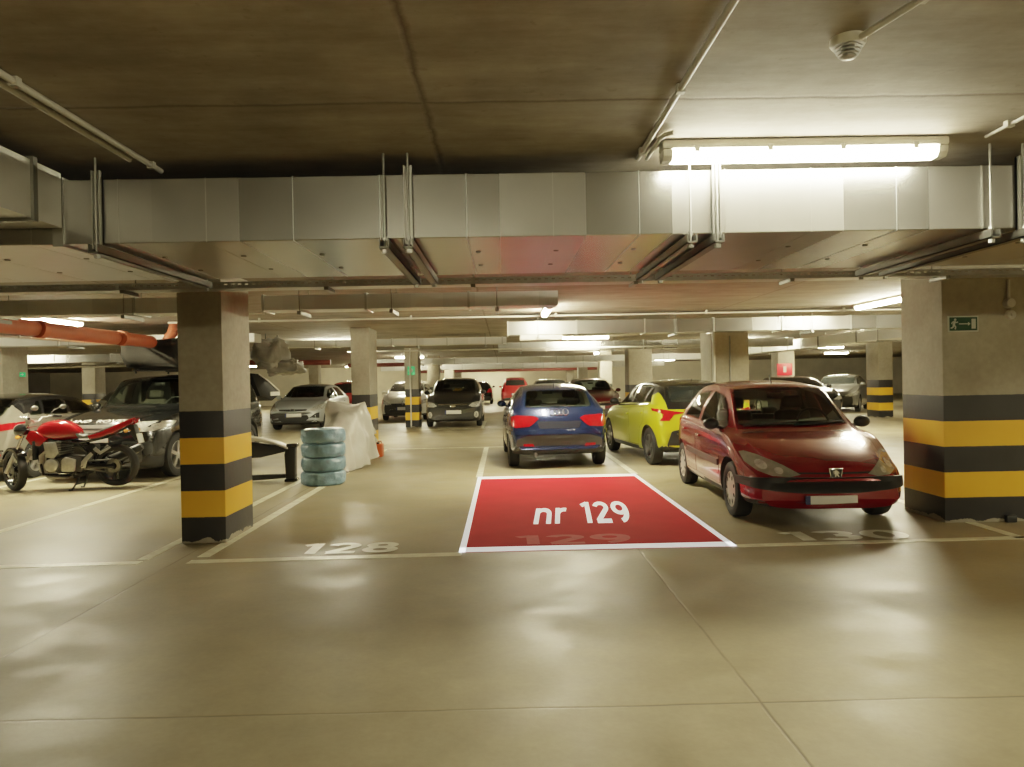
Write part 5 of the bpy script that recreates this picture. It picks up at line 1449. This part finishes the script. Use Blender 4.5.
# ------------------------------------------------------------------ tarpaulin bundles hung above the off-roader
def lump(name, c, dim, m, seed, amp=.07, sag=0, parent=None, n=40, mm=24, ex=.62):
    bm = bmesh.new(); rows = []
    for i in range(mm + 1):
        ph = PI * i / mm; row = []
        for k in range(n):
            t = 2 * PI * k / n
            x, y, z = math.sin(ph) * math.cos(t), math.sin(ph) * math.sin(t), math.cos(ph)
            q = Vector([math.copysign(abs(v) ** ex, v) for v in (x, y, z)])
            nn = mnoise.noise(Vector((x * 1.8 + seed, y * 1.8, z * 1.8))) * amp + mnoise.noise(Vector((x * 5 + seed, y * 5, z * 4))) * amp * .5 + abs(math.sin(y * 9 + z * 3 + seed)) * amp * .25
            q = Vector((q.x * dim[0], q.y * dim[1], q.z * dim[2])) * (1 + nn * 2.2)
            row.append(bm.verts.new(q))
        rows.append(row)
    for a, b_ in zip(rows[:-1], rows[1:]):
        for k in range(n):
            j = (k + 1) % n; bm.faces.new((a[k], b_[k], b_[j], a[j]))
    bmesh.ops.remove_doubles(bm, verts=bm.verts, dist=.002); bmesh.ops.recalc_face_normals(bm, faces=bm.faces)
    return bm_link(bm, name, m, parent, c, smooth=180)
rb_ = thing('covered_roof_box', 'long roof box under a dark grey cover above the black off-roader', 'roof box', (-5.98, 13.60, 1.74), R(-4))
lump('cover', (0, .1, .33), (.56, 1.08, .26), TARPD, 2.0, .07, parent=rb_, ex=.38)
b = MB()
for y in (-.5, .6): b.tube([(-.6, y, .06), (.6, y, .06)], .02, 8); b.tube([(-.55, y, .0), (-.55, y, .12)], .018, 8); b.tube([(.55, y, .0), (.55, y, .12)], .018, 8)
b.box(-.40, .40, -.7, .8, .10, .20)
b.build('roof_rack', BLACKP, rb_, bevel=.01)
tb = thing('tarpaulin_bundle', 'crumpled grey tarpaulin bundle hanging right of the banded left pillar', 'tarpaulin', (-5.0, 16.1, 1.78))
lump('cover', (-.05, -.1, .42), (.28, .48, .28), TARPG, 5.0, .17, parent=tb)
lump('loose_end', (.20, .1, .10), (.32, .30, .16), TARPG, 9.0, .20, parent=tb)
b = MB(); b.tube([(-.1, -.3, .60), (-.1, -.3, .818)], .01, 6); b.tube([(0, .2, .60), (0, .2, .818)], .01, 6); b.build('hanging_strap', BLACKP, tb)

# ------------------------------------------------------------------ camera, world, colour
f = Vector((-9.0, 3.5, -730.0)).normalized()         # the hall's long axis as the camera sees it
rr_ = Vector((math.cos(.0195), math.sin(.0195), 0)); Rv = (rr_ - f * rr_.dot(f)).normalized(); U = Rv.cross(f)
M = Matrix((Rv, f, U)).transposed()                  # columns: world axes in camera coordinates
cam = bpy.data.cameras.new('camera'); co = bpy.data.objects.new('camera', cam); COL.objects.link(co)
cam.sensor_width = 36; cam.lens = 36 * 730 / 1024; cam.clip_start = .05; cam.clip_end = 300
mw = M.transposed().to_4x4(); mw.translation = (0, 0, 1.5)
co.matrix_world = mw
scene.camera = co
w = bpy.data.worlds.new('world'); scene.world = w; w.use_nodes = True
w.node_tree.nodes['Background'].inputs[0].default_value = (.02, .018, .014, 1)
w.node_tree.nodes['Background'].inputs[1].default_value = .3
scene.view_settings.view_transform = 'Filmic'
scene.view_settings.look = 'Medium Contrast'
scene.view_settings.exposure = 1.1
try:
    scene.cycles.use_denoising = True; scene.cycles.denoiser = 'OPENIMAGEDENOISE'
    scene.cycles.max_bounces = 8; scene.cycles.diffuse_bounces = 4; scene.cycles.glossy_bounces = 4; scene.cycles.transparent_max_bounces = 24
    scene.cycles.sample_clamp_indirect = 6; scene.cycles.use_light_tree = True
    scene.cycles.caustics_reflective = False
except Exception: pass
